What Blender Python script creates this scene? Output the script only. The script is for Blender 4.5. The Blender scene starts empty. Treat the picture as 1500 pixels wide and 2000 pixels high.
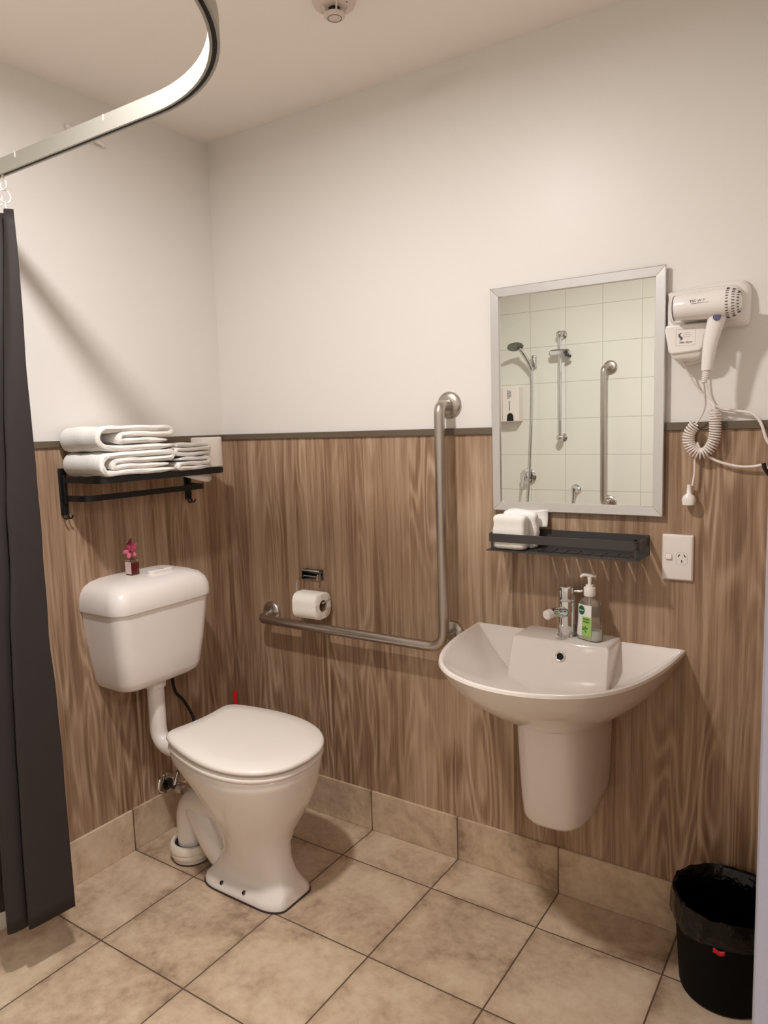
import bpy, bmesh, math, random
from mathutils import Vector, Matrix, noise

random.seed(4)
scene = bpy.context.scene
C = scene.collection
PI = math.pi

# ------------------------------------------------------------------ camera
cam_data = bpy.data.cameras.new('camera')
cam = bpy.data.objects.new('camera', cam_data)
C.objects.link(cam)
R_ = Vector((0.83208396, 0.5537625, -0.03135878))
U_ = Vector((-0.03954185, 0.11561983, 0.99250617))
F_ = Vector((-0.55323839, 0.82460848, -0.1181022))
cam.matrix_world = Matrix((
    (R_.x, U_.x, -F_.x, 2.01187), (R_.y, U_.y, -F_.y, -1.94165),
    (R_.z, U_.z, -F_.z, 1.38767), (0, 0, 0, 1)))
cam_data.sensor_fit = 'VERTICAL'
cam_data.sensor_height = 24.0
cam_data.lens = 1425.3615 * 24.0 / 2000.0
cam_data.clip_start = 0.02
scene.camera = cam

# ------------------------------------------------------------------ world, light, exposure
world = bpy.data.worlds.new('world')
scene.world = world
world.use_nodes = True
world.node_tree.nodes['Background'].inputs[0].default_value = (1.0, 0.86, 0.76, 1)
world.node_tree.nodes['Background'].inputs[1].default_value = 0.25

LX, LY = 0.93, -1.17
def area_light(name, loc, size, power, color, spread=180, rot=(0, 0, 0)):
    ld = bpy.data.lights.new(name, 'AREA')
    ld.shape = 'DISK'
    ld.size = size
    ld.energy = power
    ld.color = color
    ld.spread = math.radians(spread)
    o = bpy.data.objects.new(name, ld)
    o.location = loc
    o.rotation_euler = rot
    C.objects.link(o)
    return o
area_light('downlight_lamp', (LX, LY, 2.384), 0.11, 16.0, (0.98, 0.965, 0.955), 176)
area_light('hallway_lamp', (2.72, -1.80, 2.37), 0.40, 13.0, (0.92, 0.94, 1.0), 175)

scene.view_settings.view_transform = 'Standard'
scene.view_settings.look = 'None'
scene.view_settings.gamma = 1.0
scene.view_settings.use_curve_mapping = False
scene.view_settings.exposure = 0.55

# ------------------------------------------------------------------ materials
def lin(c):
    return tuple((x / 255 / 12.92) if x / 255 <= 0.04045 else ((x / 255 + 0.055) / 1.055) ** 2.4 for x in c)

class NT:
    """tiny helper to wire shader nodes"""
    def __init__(s, name):
        s.m = bpy.data.materials.new(name)
        s.m.use_nodes = True
        s.t = s.m.node_tree
        s.b = s.t.nodes['Principled BSDF']
    def n(s, kind, **kw):
        x = s.t.nodes.new(kind)
        for k, v in kw.items():
            setattr(x, k, v)
        return x
    def l(s, a, b):
        s.t.links.new(a, b)
    def val(s, sock, v):
        if hasattr(v, 'links') or isinstance(v, bpy.types.NodeSocket):
            s.l(v, sock)
        else:
            sock.default_value = v
    def math(s, op, a, b=0.0, c=None):
        x = s.n('ShaderNodeMath', operation=op)
        s.val(x.inputs[0], a)
        s.val(x.inputs[1], b)
        if c is not None:
            s.val(x.inputs[2], c)
        return x.outputs[0]
    def xyz(s, x, y, z):
        q = s.n('ShaderNodeCombineXYZ')
        for i, v in enumerate((x, y, z)):
            s.val(q.inputs[i], v)
        return q.outputs[0]
    def pos(s):
        g = s.n('ShaderNodeNewGeometry')
        q = s.n('ShaderNodeSeparateXYZ')
        s.l(g.outputs['Position'], q.inputs[0])
        return q.outputs, g.outputs['Position']
    def noise(s, vec, scale, detail=3, rough=0.5, dist=0.0):
        x = s.n('ShaderNodeTexNoise')
        if vec is not None:
            s.l(vec, x.inputs['Vector'])
        x.inputs['Scale'].default_value = scale
        x.inputs['Detail'].default_value = detail
        x.inputs['Roughness'].default_value = rough
        x.inputs['Distortion'].default_value = dist
        return x.outputs['Fac']
    def ramp(s, fac, stops):
        x = s.n('ShaderNodeValToRGB')
        s.l(fac, x.inputs[0])
        e = x.color_ramp.elements
        while len(e) < len(stops):
            e.new(0.5)
        for i, (p, c) in enumerate(stops):
            e[i].position = p
            e[i].color = (*c, 1)
        return x.outputs[0]
    def mix(s, fac, a, b, blend='MIX'):
        x = s.n('ShaderNodeMix', data_type='RGBA', blend_type=blend)
        s.val(x.inputs[0], fac)
        for sock, v in ((x.inputs[6], a), (x.inputs[7], b)):
            if isinstance(v, tuple):
                sock.default_value = (*v, 1)
            else:
                s.l(v, sock)
        return x.outputs[2]
    def bump(s, h, strength, dist):
        x = s.n('ShaderNodeBump')
        x.inputs['Strength'].default_value = strength
        x.inputs['Distance'].default_value = dist
        s.l(h, x.inputs['Height'])
        s.l(x.outputs[0], s.b.inputs['Normal'])

def simple(name, col, rough=0.5, metal=0.0, spec=0.5, bump=None, coat=0.0, trans=0.0, ior=1.45, vary=0.04):
    k = NT(name)
    col = lin(col)
    k.b.inputs['Roughness'].default_value = rough
    k.b.inputs['Metallic'].default_value = metal
    k.b.inputs['Specular IOR Level'].default_value = spec
    k.b.inputs['Coat Weight'].default_value = coat
    k.b.inputs['Coat Roughness'].default_value = 0.08
    k.b.inputs['Transmission Weight'].default_value = trans
    k.b.inputs['IOR'].default_value = ior
    p, P = k.pos()
    f = k.noise(P, 9.0, 3)
    c = k.mix(f, tuple(x * (1 - vary) for x in col), tuple(min(1, x * (1 + vary)) for x in col))
    k.l(c, k.b.inputs['Base Color'])
    if bump:
        sc, st, di = bump
        k.bump(k.noise(P, sc, 3), st, di)
    return k.m

M = {}
M['ceramic'] = simple('white_ceramic', (238, 228, 221), 0.09, coat=0.5, vary=0.01)
M['plastic'] = simple('white_plastic', (240, 230, 223), 0.28, vary=0.01)
M['lid'] = simple('seat_plastic', (243, 233, 224), 0.33, vary=0.01)
M['grey_white'] = simple('dryer_plastic', (240, 232, 226), 0.22, coat=0.3, vary=0.01)
M['chrome'] = simple('chrome', (215, 215, 215), 0.07, 1.0)
M['chrome_dark'] = simple('dark_chrome', (90, 92, 96), 0.12, 1.0)
M['chrome_mid'] = simple('grey_spray_plate', (120, 124, 118), 0.25, 0.6)
M['steel'] = simple('brushed_steel', (190, 181, 172), 0.34, 1.0, bump=(220, 0.02, 0.001))
M['alu'] = simple('satin_aluminium', (226, 223, 224), 0.27, 0.85, bump=(60, 0.12, 0.002))
M['track'] = simple('anodised_track', (176, 171, 162), 0.42, 0.55)
M['black'] = simple('black_powder_coat', (22, 21, 21), 0.42)
M['darkgrey'] = simple('dark_grey_powder_coat', (66, 62, 60), 0.48)
M['charcoal'] = simple('charcoal_curtain', (53, 47, 46), 0.6, spec=0.22, bump=(45, 0.08, 0.002))
M['rubber'] = simple('black_rubber', (20, 19, 19), 0.6)
M['hole'] = simple('dark_hole', (8, 8, 8), 0.8)
M['red'] = simple('red_plastic', (205, 16, 30), 0.3)
M['cord'] = simple('white_cord', (240, 228, 220), 0.4)
M['paper'] = simple('toilet_paper', (244, 236, 226), 0.95, spec=0.1, bump=(160, 0.25, 0.002))
M['card'] = simple('cardboard', (150, 120, 92), 0.9)
M['binbag'] = simple('black_bin_liner', (3, 3, 4), 0.13, spec=0.4, bump=(30, 0.7, 0.008))
M['binplastic'] = simple('black_bin_plastic', (7, 7, 7), 0.6, spec=0.12)
M['towel'] = simple('white_terry', (250, 245, 239), 1.0, spec=0.05, bump=(420, 0.6, 0.0022))
M['detector'] = simple('detector_plastic', (222, 204, 194), 0.45)
M['clearfront'] = simple('clear_glass', (250, 250, 250), 0.02, trans=1.0, ior=1.45)
M['bottle'] = simple('clear_bottle', (244, 243, 238), 0.03, trans=0.93, ior=1.12)
M['soap'] = simple('milky_soap', (222, 222, 212), 0.25)
M['label_white'] = simple('label_white', (235, 234, 228), 0.35)
M['label_green'] = simple('label_green', (165, 200, 105), 0.35)
M['label_dark'] = simple('label_dark_green', (22, 92, 46), 0.35)
M['leaf'] = simple('label_leaf_green', (70, 135, 40), 0.4)
M['ink'] = simple('grey_ink', (92, 88, 88), 0.5)
M['petal'] = simple('pink_petal', (172, 62, 92), 0.6)
M['petal_light'] = simple('pale_petal', (205, 105, 125), 0.6)
M['redwater'] = simple('pink_gel', (150, 40, 50), 0.15, trans=0.4)
M['pinklabel'] = simple('pale_pink_label', (225, 198, 196), 0.5)
M['stem'] = simple('flower_stem', (120, 95, 60), 0.7)
M['badge'] = simple('blue_badge', (112, 112, 150), 0.2, 0.7)
M['jamb'] = simple('painted_jamb', (176, 171, 184), 0.5, vary=0.02)
M['hallpaint'] = simple('hallway_paint', (225, 222, 222), 0.8)
M['caulk'] = simple('toilet_seal', (58, 40, 36), 0.8)
M['cream_rubber'] = simple('cream_connector', (226, 213, 195), 0.4)
M['nylon'] = simple('white_nylon', (242, 238, 232), 0.35)
M['trim'] = simple('trim_bronze', (104, 91, 76), 0.45)

def emission(name, col, strength):
    k = NT(name)
    k.b.inputs['Base Color'].default_value = (*col, 1)
    k.b.inputs['Emission Color'].default_value = (*col, 1)
    k.b.inputs['Emission Strength'].default_value = strength
    return k.m
M['lamp'] = emission('lamp_diffuser', (1.0, 0.83, 0.68), 12.0)

def paint(name, col, rough, streaks=True):
    k = NT(name)
    p, P = k.pos()
    c = lin(col)
    f = k.noise(P, 1.4, 4, 0.6)
    base = k.mix(f, tuple(x * 0.975 for x in c), tuple(min(1, x * 1.015) for x in c))
    if streaks:   # scuff marks left on the paint near the ceiling
        u = k.math('SUBTRACT', p[0], 0.95)
        v = k.math('SUBTRACT', p[2], 2.35)
        w = k.math('SUBTRACT', v, k.math('MULTIPLY', u, 0.16))
        d = k.math('ADD', k.math('MULTIPLY', k.math('MULTIPLY', u, u), 90.0), k.math('MULTIPLY', k.math('MULTIPLY', w, w), 1500.0))
        g = k.math('MULTIPLY', k.math('EXPONENT', k.math('MULTIPLY', d, -1.0)), k.noise(k.xyz(k.math('MULTIPLY', p[0], 6.0), 0.0, k.math('MULTIPLY', p[2], 60.0)), 1.0, 2))
        base = k.mix(k.math('MULTIPLY', g, 0.3), base, tuple(x * 0.6 for x in c))
    k.l(base, k.b.inputs['Base Color'])
    k.b.inputs['Roughness'].default_value = rough
    k.b.inputs['Specular IOR Level'].default_value = 0.38
    k.bump(k.noise(P, 260, 2), 0.10, 0.0009)
    return k.m
M['wall'] = paint('wall_paint', (236, 230, 224), 0.40)
M['ceiling'] = paint('ceiling_paint', (250, 241, 233), 0.8, False)

def wood():
    k = NT('oak_wall_panel')
    p, P = k.pos()
    u = k.math('SUBTRACT', p[0], p[1])
    v = p[2]
    def boards(w, off, rowh):
        bi = k.math('FLOOR', k.math('DIVIDE', k.math('ADD', u, off), w))
        wn = k.n('ShaderNodeTexWhiteNoise', noise_dimensions='2D')
        k.l(k.xyz(bi, rowh, 0.0), wn.inputs['Vector'])
        return bi, wn.outputs['Value']
    bi, rnd = boards(0.172, 0.047, 3.0)
    seed = k.math('MULTIPLY', rnd, 37.0)
    # cathedral growth rings: contour lines of a stretched noise field
    vec = k.xyz(k.math('ADD', k.math('MULTIPLY', u, 10.5), seed), k.math('MULTIPLY', v, 1.15), seed)
    field = k.noise(vec, 1.0, 1.6, 0.40, 0.15)
    rings = k.math('SINE', k.math('MULTIPLY', field, 88.0))
    rings = k.math('MULTIPLY_ADD', rings, 0.5, 0.5)
    rings = k.math('POWER', rings, 1.6)
    # straight fine grain
    gvec = k.xyz(k.math('MULTIPLY', u, 90.0), k.math('MULTIPLY', v, 1.3), seed)
    grain = k.noise(gvec, 1.0, 5, 0.65)
    pvec = k.xyz(k.math('MULTIPLY', u, 420.0), k.math('MULTIPLY', v, 9.0), 3.0)
    pores = k.noise(pvec, 1.0, 2, 0.5)
    wide = k.noise(k.xyz(k.math('MULTIPLY', u, 16.0), k.math('MULTIPLY', v, 0.8), seed), 1.0, 3, 0.55)
    # knots
    vo = k.n('ShaderNodeTexVoronoi', feature='F1')
    k.l(k.xyz(k.math('MULTIPLY', u, 3.1), k.math('MULTIPLY', v, 1.7), 2.0), vo.inputs['Vector'])
    vo.inputs['Scale'].default_value = 1.0
    kn = k.math('SUBTRACT', 1.0, k.math('MULTIPLY', vo.outputs['Distance'], 5.5))
    kn = k.math('MAXIMUM', kn, 0.0)
    mask = k.noise(k.xyz(k.math('MULTIPLY', u, 5.0), k.math('MULTIPLY', v, 1.6), 11.0), 1.0, 1)
    mask = k.math('MULTIPLY', k.math('MAXIMUM', k.math('SUBTRACT', mask, 0.36), 0.0), 3.6)
    def cen(x, w):
        return k.math('MULTIPLY', k.math('SUBTRACT', x, 0.5), w)
    t = k.math('ADD', cen(grain, 0.78), 0.52)
    t = k.math('ADD', t, cen(wide, 0.66))
    t = k.math('ADD', t, k.math('MULTIPLY', cen(rings, 0.28), mask))
    t = k.math('ADD', t, cen(pores, 0.34))
    t = k.math('ADD', t, cen(rnd, 0.16))
    t = k.math('SUBTRACT', t, k.math('MULTIPLY', kn, 0.30))
    col = k.ramp(t, [(0.10, lin((100, 72, 53))), (0.38, lin((142, 111, 87))), (0.58, lin((171, 141, 115))), (0.86, lin((198, 171, 145)))])
    k.l(col, k.b.inputs['Base Color'])
    k.b.inputs['Roughness'].default_value = 0.38
    k.b.inputs['Specular IOR Level'].default_value = 0.4
    k.bump(k.math('ADD', grain, pores), 0.06, 0.001)
    return k.m
M['wood'] = wood()

TS, TX, TY = 0.3332, 0.2934, 0.1826
def tile_mat(name, mode):
    k = NT(name)
    p, P = k.pos()
    def line(coord, off):
        fr = k.math('FRACT', k.math('DIVIDE', k.math('SUBTRACT', coord, off), TS))
        d = k.math('ABSOLUTE', k.math('SUBTRACT', fr, 0.5))
        return k.math('SUBTRACT', 0.5, d)      # 0 at the joint, in tile units
    lx = line(p[0], TX)
    ly = line(p[1], -TY)
    if mode == 'floor':
        d = k.math('MINIMUM', lx, ly)
    elif mode == 'x':
        d = lx
    else:
        d = ly
    ix = k.math('FLOOR', k.math('DIVIDE', k.math('SUBTRACT', p[0], TX), TS))
    iy = k.math('FLOOR', k.math('DIVIDE', k.math('SUBTRACT', p[1], -TY), TS))
    wn = k.n('ShaderNodeTexWhiteNoise', noise_dimensions='3D')
    k.l(k.xyz(ix, iy, {'floor': 0.0, 'x': 5.0, 'y': 9.0}[mode]), wn.inputs['Vector'])
    off = k.n('ShaderNodeVectorMath', operation='MULTIPLY_ADD')
    k.l(wn.outputs['Color'], off.inputs[0])
    off.inputs[1].default_value = (9, 9, 9)
    k.l(P, off.inputs[2])
    big = k.noise(off.outputs[0], 5.0, 5, 0.62, 0.5)
    small = k.noise(off.outputs[0], 38.0, 4, 0.65)
    edge = k.math('MINIMUM', k.math('MULTIPLY', d, 9.0), 1.0)      # tiles are mottled browner along their rims
    t = k.math('ADD', k.math('MULTIPLY', big, 0.62), k.math('MULTIPLY', small, 0.30))
    t = k.math('ADD', t, k.math('MULTIPLY', edge, 0.08))
    t = k.math('ADD', t, k.math('MULTIPLY', wn.outputs['Value'], 0.04))
    col = k.ramp(t, [(0.36, lin((146, 120, 99))), (0.46, lin((182, 156, 131))), (0.57, lin((206, 181, 154))), (0.70, lin((220, 199, 173)))])
    g = k.math('LESS_THAN', d, 0.0062)
    col = k.mix(g, col, lin((96, 76, 60)))
    k.l(col, k.b.inputs['Base Color'])
    k.b.inputs['Roughness'].default_value = 0.42
    h = k.math('MULTIPLY', k.math('MINIMUM', k.math('MULTIPLY', d, 80.0), 1.0), 1.0)
    k.bump(k.math('ADD', h, k.math('MULTIPLY', small, 0.12)), 0.5, 0.0018)
    return k.m
M['floor'] = tile_mat('floor_tiles', 'floor')
M['skirt_x'] = tile_mat('skirting_tiles_right', 'x')
M['skirt_y'] = tile_mat('skirting_tiles_left', 'y')

def wall_tile():
    k = NT('cream_wall_tiles')
    p, P = k.pos()
    def line(coord, off, s):
        fr = k.math('FRACT', k.math('DIVIDE', k.math('SUBTRACT', coord, off), s))
        return k.math('SUBTRACT', 0.5, k.math('ABSOLUTE', k.math('SUBTRACT', fr, 0.5)))
    d = k.math('MINIMUM', line(k.math('ADD', p[0], k.math('ADD', p[1], 2.3)), 0.281, 0.2175), line(p[2], 0.967, 0.2130))
    g = k.math('LESS_THAN', d, 0.008)
    col = k.mix(g, lin((233, 231, 221)), lin((196, 194, 180)))
    k.l(col, k.b.inputs['Base Color'])
    k.b.inputs['Roughness'].default_value = 0.16
    k.bump(k.math('MINIMUM', k.math('MULTIPLY', d, 40.0), 1.0), 0.4, 0.001)
    return k.m
M['walltile'] = wall_tile()

def mirror_mat():
    k = NT('mirror_silver')
    k.b.inputs['Base Color'].default_value = (0.89, 0.90, 0.87, 1)
    k.b.inputs['Metallic'].default_value = 1.0
    k.b.inputs['Roughness'].default_value = 0.0
    return k.m
M['mirror'] = mirror_mat()

# ------------------------------------------------------------------ geometry helpers
class MB:
    def __init__(s):
        s.v = []
        s.f = []
    def add(s, vs, fs):
        o = len(s.v)
        s.v += [Vector(v) for v in vs]
        s.f += [tuple(i + o for i in f) for f in fs]
        return s
    def box(s, x0, x1, y0, y1, z0, z1):
        vs = [(x, y, z) for z in (z0, z1) for y in (y0, y1) for x in (x0, x1)]
        return s.add(vs, [(0, 2, 3, 1), (4, 5, 7, 6), (0, 1, 5, 4), (2, 6, 7, 3), (0, 4, 6, 2), (1, 3, 7, 5)])
    def loft(s, rings, cap0=True, cap1=True, closed=True):
        n = len(rings[0])
        vs = [p for r in rings for p in r]
        fs = []
        for i in range(len(rings) - 1):
            for j in range(n if closed else n - 1):
                k = (j + 1) % n
                fs.append((i * n + j, i * n + k, (i + 1) * n + k, (i + 1) * n + j))
        if cap0:
            fs.append(tuple(range(n))[::-1])
        if cap1:
            fs.append(tuple(range((len(rings) - 1) * n, len(rings) * n)))
        return s.add(vs, fs)
    def tube(s, path, r, seg=12, cap=True):
        path = [Vector(p) for p in path]
        n = len(path)
        rad = r if isinstance(r, (list, tuple)) else [r] * n
        T = []
        for i in range(n):
            a = path[max(0, i - 1)]
            b = path[min(n - 1, i + 1)]
            T.append((b - a).normalized())
        up = Vector((0, 0, 1)) if abs(T[0].z) < 0.9 else Vector((1, 0, 0))
        N = (up - T[0] * up.dot(T[0])).normalized()
        rings = []
        for i in range(n):
            N = (N - T[i] * N.dot(T[i])).normalized()
            B = T[i].cross(N)
            rings.append([path[i] + (N * math.cos(2 * PI * j / seg) + B * math.sin(2 * PI * j / seg)) * rad[i] for j in range(seg)])
        return s.loft(rings, cap, cap)
    def lathe(s, prof, c, axis='Z', seg=32, cap=True):
        """prof: (radius, distance along axis)"""
        c = Vector(c)
        ax = {'X': Vector((1, 0, 0)), 'Y': Vector((0, 1, 0)), 'Z': Vector((0, 0, 1))}[axis] if isinstance(axis, str) else Vector(axis).normalized()
        up = Vector((0, 0, 1)) if abs(ax.z) < 0.9 else Vector((1, 0, 0))
        N = (up - ax * up.dot(ax)).normalized()
        B = ax.cross(N)
        rings = [[c + ax * h + (N * math.cos(2 * PI * j / seg) + B * math.sin(2 * PI * j / seg)) * max(r, 1e-5) for j in range(seg)] for r, h in prof]
        return s.loft(rings, cap, cap)
    def torus(s, c, axis, R, r, seg=32, sub=10):
        prof = [(R + r * math.cos(2 * PI * i / sub), r * math.sin(2 * PI * i / sub)) for i in range(sub + 1)]
        return s.lathe(prof, c, axis, seg, cap=False)
    def sphere(s, c, r, seg=16, sc=(1, 1, 1)):
        c = Vector(c)
        rings = []
        for i in range(1, seg // 2):
            a = PI * i / (seg // 2)
            rings.append([c + Vector((r * sc[0] * math.sin(a) * math.cos(2 * PI * j / seg), r * sc[1] * math.sin(a) * math.sin(2 * PI * j / seg), -r * sc[2] * math.cos(a))) for j in range(seg)])
        return s.loft(rings)

def fillet(pts, r, n=6):
    """round the inner corners of a polyline"""
    pts = [Vector(p) for p in pts]
    out = [pts[0]]
    for i in range(1, len(pts) - 1):
        a, b, c = pts[i - 1], pts[i], pts[i + 1]
        rr = r[i - 1] if isinstance(r, (list, tuple)) else r
        rr = min(rr, (a - b).length * 0.49, (c - b).length * 0.49)
        p0 = b + (a - b).normalized() * rr
        p2 = b + (c - b).normalized() * rr
        for k in range(n + 1):
            t = k / n
            out.append(p0 * (1 - t) ** 2 + b * 2 * t * (1 - t) + p2 * t * t)
    out.append(pts[-1])
    return out

def spline(pts, n=8, closed=False):
    P = [Vector(p) for p in pts]
    out = []
    m = len(P)
    rng = m if closed else m - 1
    for i in range(rng):
        g = (lambda q: P[q % m]) if closed else (lambda q: P[min(max(q, 0), m - 1)])
        a, b, c, d = g(i - 1), g(i), g(i + 1), g(i + 2)
        for k in range(n):
            t = k / n
            out.append(0.5 * ((2 * b) + (c - a) * t + (2 * a - 5 * b + 4 * c - d) * t * t + (3 * b - a - 3 * c + d) * t ** 3))
    if not closed:
        out.append(P[-1])
    return out

def rrect(cx, cy, hx, hy, r, n=6):
    """rounded rectangle outline, list of (x, y)"""
    out = []
    for qx, qy, a0 in ((1, 1, 0), (-1, 1, 90), (-1, -1, 180), (1, -1, 270)):
        for k in range(n + 1):
            a = math.radians(a0 + 90 * k / n)
            out.append((cx + qx * (hx - r) + r * math.cos(a), cy + qy * (hy - r) + r * math.sin(a)))
    return out

ROOT = {}
def thing(name, loc, label, cat, group=None):
    o = bpy.data.objects.new(name, None)
    C.objects.link(o)
    o.location = loc
    o.empty_display_size = 0.05
    o['label'] = label
    o['category'] = cat
    if group:
        o['group'] = group
    return o
def root_of(o):
    while o.parent:
        o = o.parent
    return o
def obj(name, mb, mat, parent=None, bevel=0, seg=2, smooth=True, angle=40, subsurf=0, label=None, loc=None, solid=0, mats=None):
    me = bpy.data.meshes.new(name)
    off = Vector((0, 0, 0))
    if parent is not None:
        off = root_of(parent).location
    elif loc is not None:
        off = Vector(loc)
    me.from_pydata([tuple(Vector(v) - off) for v in mb.v], [], mb.f)
    bm = bmesh.new()
    bm.from_mesh(me)
    bmesh.ops.recalc_face_normals(bm, faces=bm.faces)
    bm.to_mesh(me)
    bm.free()
    me.materials.append(mat)
    if smooth:
        me.shade_smooth()
        me.set_sharp_from_angle(angle=math.radians(angle))
    o = bpy.data.objects.new(name, me)
    C.objects.link(o)
    if parent is not None:
        o.parent = parent
    elif loc is not None:
        o.location = loc
    if solid:
        m = o.modifiers.new('solid', 'SOLIDIFY')
        m.thickness = solid
        m.offset = 0
    if bevel:
        m = o.modifiers.new('bevel', 'BEVEL')
        m.width = bevel
        m.segments = seg
        m.limit_method = 'ANGLE'
        m.angle_limit = math.radians(40)
        m.use_clamp_overlap = True
    if subsurf:
        m = o.modifiers.new('sub', 'SUBSURF')
        m.levels = m.render_levels = subsurf
    if label:
        o['label'] = label
    return o
def tag(o, label, cat, group=None):
    o['label'] = label
    o['category'] = cat
    if group:
        o['group'] = group
    return o
def struct(name, mb, mat, **kw):
    o = obj(name, mb, mat, **kw)
    o['kind'] = 'structure'
    return o
def text_mb(body, size, origin, right, up, depth=0.0003, shear=0.0):
    """lettering as a mesh lying in the plane of right / up"""
    cu = bpy.data.curves.new('lettering', 'FONT')
    cu.body = body
    cu.size = size
    cu.shear = shear
    cu.align_x = 'CENTER'
    cu.align_y = 'CENTER'
    cu.extrude = depth
    cu.resolution_u = 3
    tmp = bpy.data.objects.new('lettering', cu)
    C.objects.link(tmp)
    dg = bpy.context.evaluated_depsgraph_get()
    me = bpy.data.meshes.new_from_object(tmp.evaluated_get(dg))
    right = Vector(right).normalized()
    up = Vector(up).normalized()
    nrm = right.cross(up)
    mb = MB()
    mb.add([Vector(origin) + right * v.co.x + up * v.co.y + nrm * v.co.z for v in me.vertices], [tuple(p.vertices) for p in me.polygons])
    bpy.data.objects.remove(tmp)
    return mb

# ------------------------------------------------------------------ the room
RX, DY, H = 1.95, -2.30, 2.40
WT = 1.3718     # top of wood panelling
struct('floor', MB().box(-0.1, 3.3, -2.45, 0.1, -0.08, 0.0), M['floor'], smooth=False)
struct('ceiling', MB().box(-0.1, 3.3, -2.45, 0.1, H, H + 0.08), M['ceiling'], smooth=False)
struct('wall_back', MB().box(-0.1, 3.3, 0.0, 0.1, 0, H), M['wall'], smooth=False)
struct('wall_left', MB().box(-0.1, 0.0, -2.45, 0.0, 0, H), M['wall'], smooth=False)
struct('wall_shower', MB().box(0.0, 3.3, -2.4, DY, 0, H), M['walltile'], smooth=False)
w = MB()
w.box(RX, RX + 0.10, -1.30, 0.0, 0, H)
w.box(RX, RX + 0.10, DY, -1.30, 2.06, H)
struct('wall_right', w, M['wall'], smooth=False)
struct('wall_hallway', MB().box(3.3, 3.4, -2.45, 0.1, 0, H), M['hallpaint'], smooth=False)
struct('trim_4', MB().box(RX - 0.003, RX + 0.103, -1.318, -1.30, 0, 2.06), M['jamb'], bevel=0.002)   # door jamb lining beside the camera
# wood panelling on the walls, with its capping strip
P0 = 0.004
panel = MB().box(P0, RX, -P0, 0.0, 0.14, WT - 0.006)
struct('wall_panel_back', panel, M['wood'], smooth=False)
struct('wall_panel_left', MB().box(0.0, P0, -0.94, 0.0, 0.14, WT - 0.006), M['wood'], smooth=False)
struct('wall_panel_right', MB().box(RX - P0, RX, -1.24, -P0, 0.14, WT - 0.006), M['wood'], smooth=False)
struct('trim_1', MB().box(0.0, RX, -0.011, 0.0, WT - 0.020, WT), M['trim'], bevel=0.0015)
struct('trim_2', MB().box(0.0, 0.011, -0.94, -0.011, WT - 0.020, WT), M['trim'], bevel=0.0015)
struct('trim_3', MB().box(RX - 0.011, RX, -1.18, -0.011, WT - 0.020, WT), M['trim'], bevel=0.0015)
struct('baseboard_back', MB().box(0.0, RX, -0.011, 0.0, 0, 0.1423), M['skirt_x'], bevel=0.002)
struct('baseboard_left', MB().box(0.0, 0.011, -0.94, -0.011, 0, 0.1423), M['skirt_y'], bevel=0.002)
struct('baseboard_right', MB().box(RX - 0.011, RX, -1.18, -0.011, 0, 0.1423), M['skirt_y'], bevel=0.002)
struct('wall_tiling_left', MB().box(0.0, 0.010, DY, -0.94, 0, H), M['walltile'], smooth=False)

# ------------------------------------------------------------------ ceiling downlight (its lamp is the area light at the top)
t = thing('ceiling_downlight', (LX, LY, H), 'round recessed ceiling downlight with white trim ring above the shower opening', 'light')
obj('trim_ring', MB().lathe([(0.045, -0.002), (0.046, -0.008), (0.060, -0.008), (0.066, -0.003), (0.066, 0.0), (0.045, 0.0)], (LX, LY, H), seg=48, cap=False), M['plastic'], t)
obj('diffuser', MB().lathe([(0.0, -0.004), (0.045, -0.004), (0.045, -0.001), (0.0, -0.001)], (LX, LY, H), seg=48), M['lamp'], t)

# ------------------------------------------------------------------ smoke detector
sx, sy = 0.905, -0.436
t = thing('smoke_detector', (sx, sy, H), 'round cream smoke detector on the ceiling', 'smoke detector')
obj('base', MB().lathe([(0.0, 0.0), (0.052, 0.0), (0.052, -0.010), (0.048, -0.018), (0.036, -0.024), (0.0, -0.024)], (sx, sy, H), seg=40), M['detector'], t)
for k in range(5):
    a = 2 * PI * k / 5 + 0.5
    d = Vector((math.cos(a), math.sin(a), 0))
    obj('cage_arm', MB().tube([Vector((sx, sy, H - 0.022)) + d * 0.032, Vector((sx, sy, H - 0.040)) + d * 0.023], 0.0022, 8), M['detector'], t)
obj('sensor_core', MB().lathe([(0.014, -0.020), (0.014, -0.040)], (sx, sy, H), seg=24), M['rubber'], t)
cp = obj('sensor_cap', MB().lathe([(0.0, -0.038), (0.025, -0.038), (0.025, -0.043), (0.020, -0.046), (0.0, -0.047)], (sx, sy, H), seg=36), M['detector'], t)
obj('cap_ring', MB().torus((sx, sy, H - 0.0462), 'Z', 0.0165, 0.0009, 32, 6), M['ink'], cp)
obj('indicator_lamp', MB().sphere((sx + 0.038, sy - 0.002, H - 0.022), 0.0022, 10), M['ink'], t)

# ------------------------------------------------------------------ curtain track
t = thing('curtain_track', (0.0, -0.885, 2.05), 'curved aluminium shower curtain track running from the left wall over the ceiling corner', 'curtain track')
zr = 2.045
path = [(0.0, -0.885, zr), (0.78, -0.885, zr)] + [(0.78 + 0.42 * math.sin(a), -1.305 + 0.42 * math.cos(a), zr) for a in [PI / 2 * k / 22 for k in range(1, 22)]] + [(1.20, -1.305, zr), (1.20, DY, zr)]
path = [Vector(p) for p in path]
def sweep_profile(path, prof):
    """sweep a closed (out, up) profile along a horizontal path"""
    rings = []
    n = len(path)
    for i in range(n):
        a, b = path[max(0, i - 1)], path[min(n - 1, i + 1)]
        T = (b - a).normalized()
        Nn = Vector((T.y, -T.x, 0))
        rings.append([path[i] + Nn * o + Vector((0, 0, u)) for o, u in prof])
    return MB().loft(rings)
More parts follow.
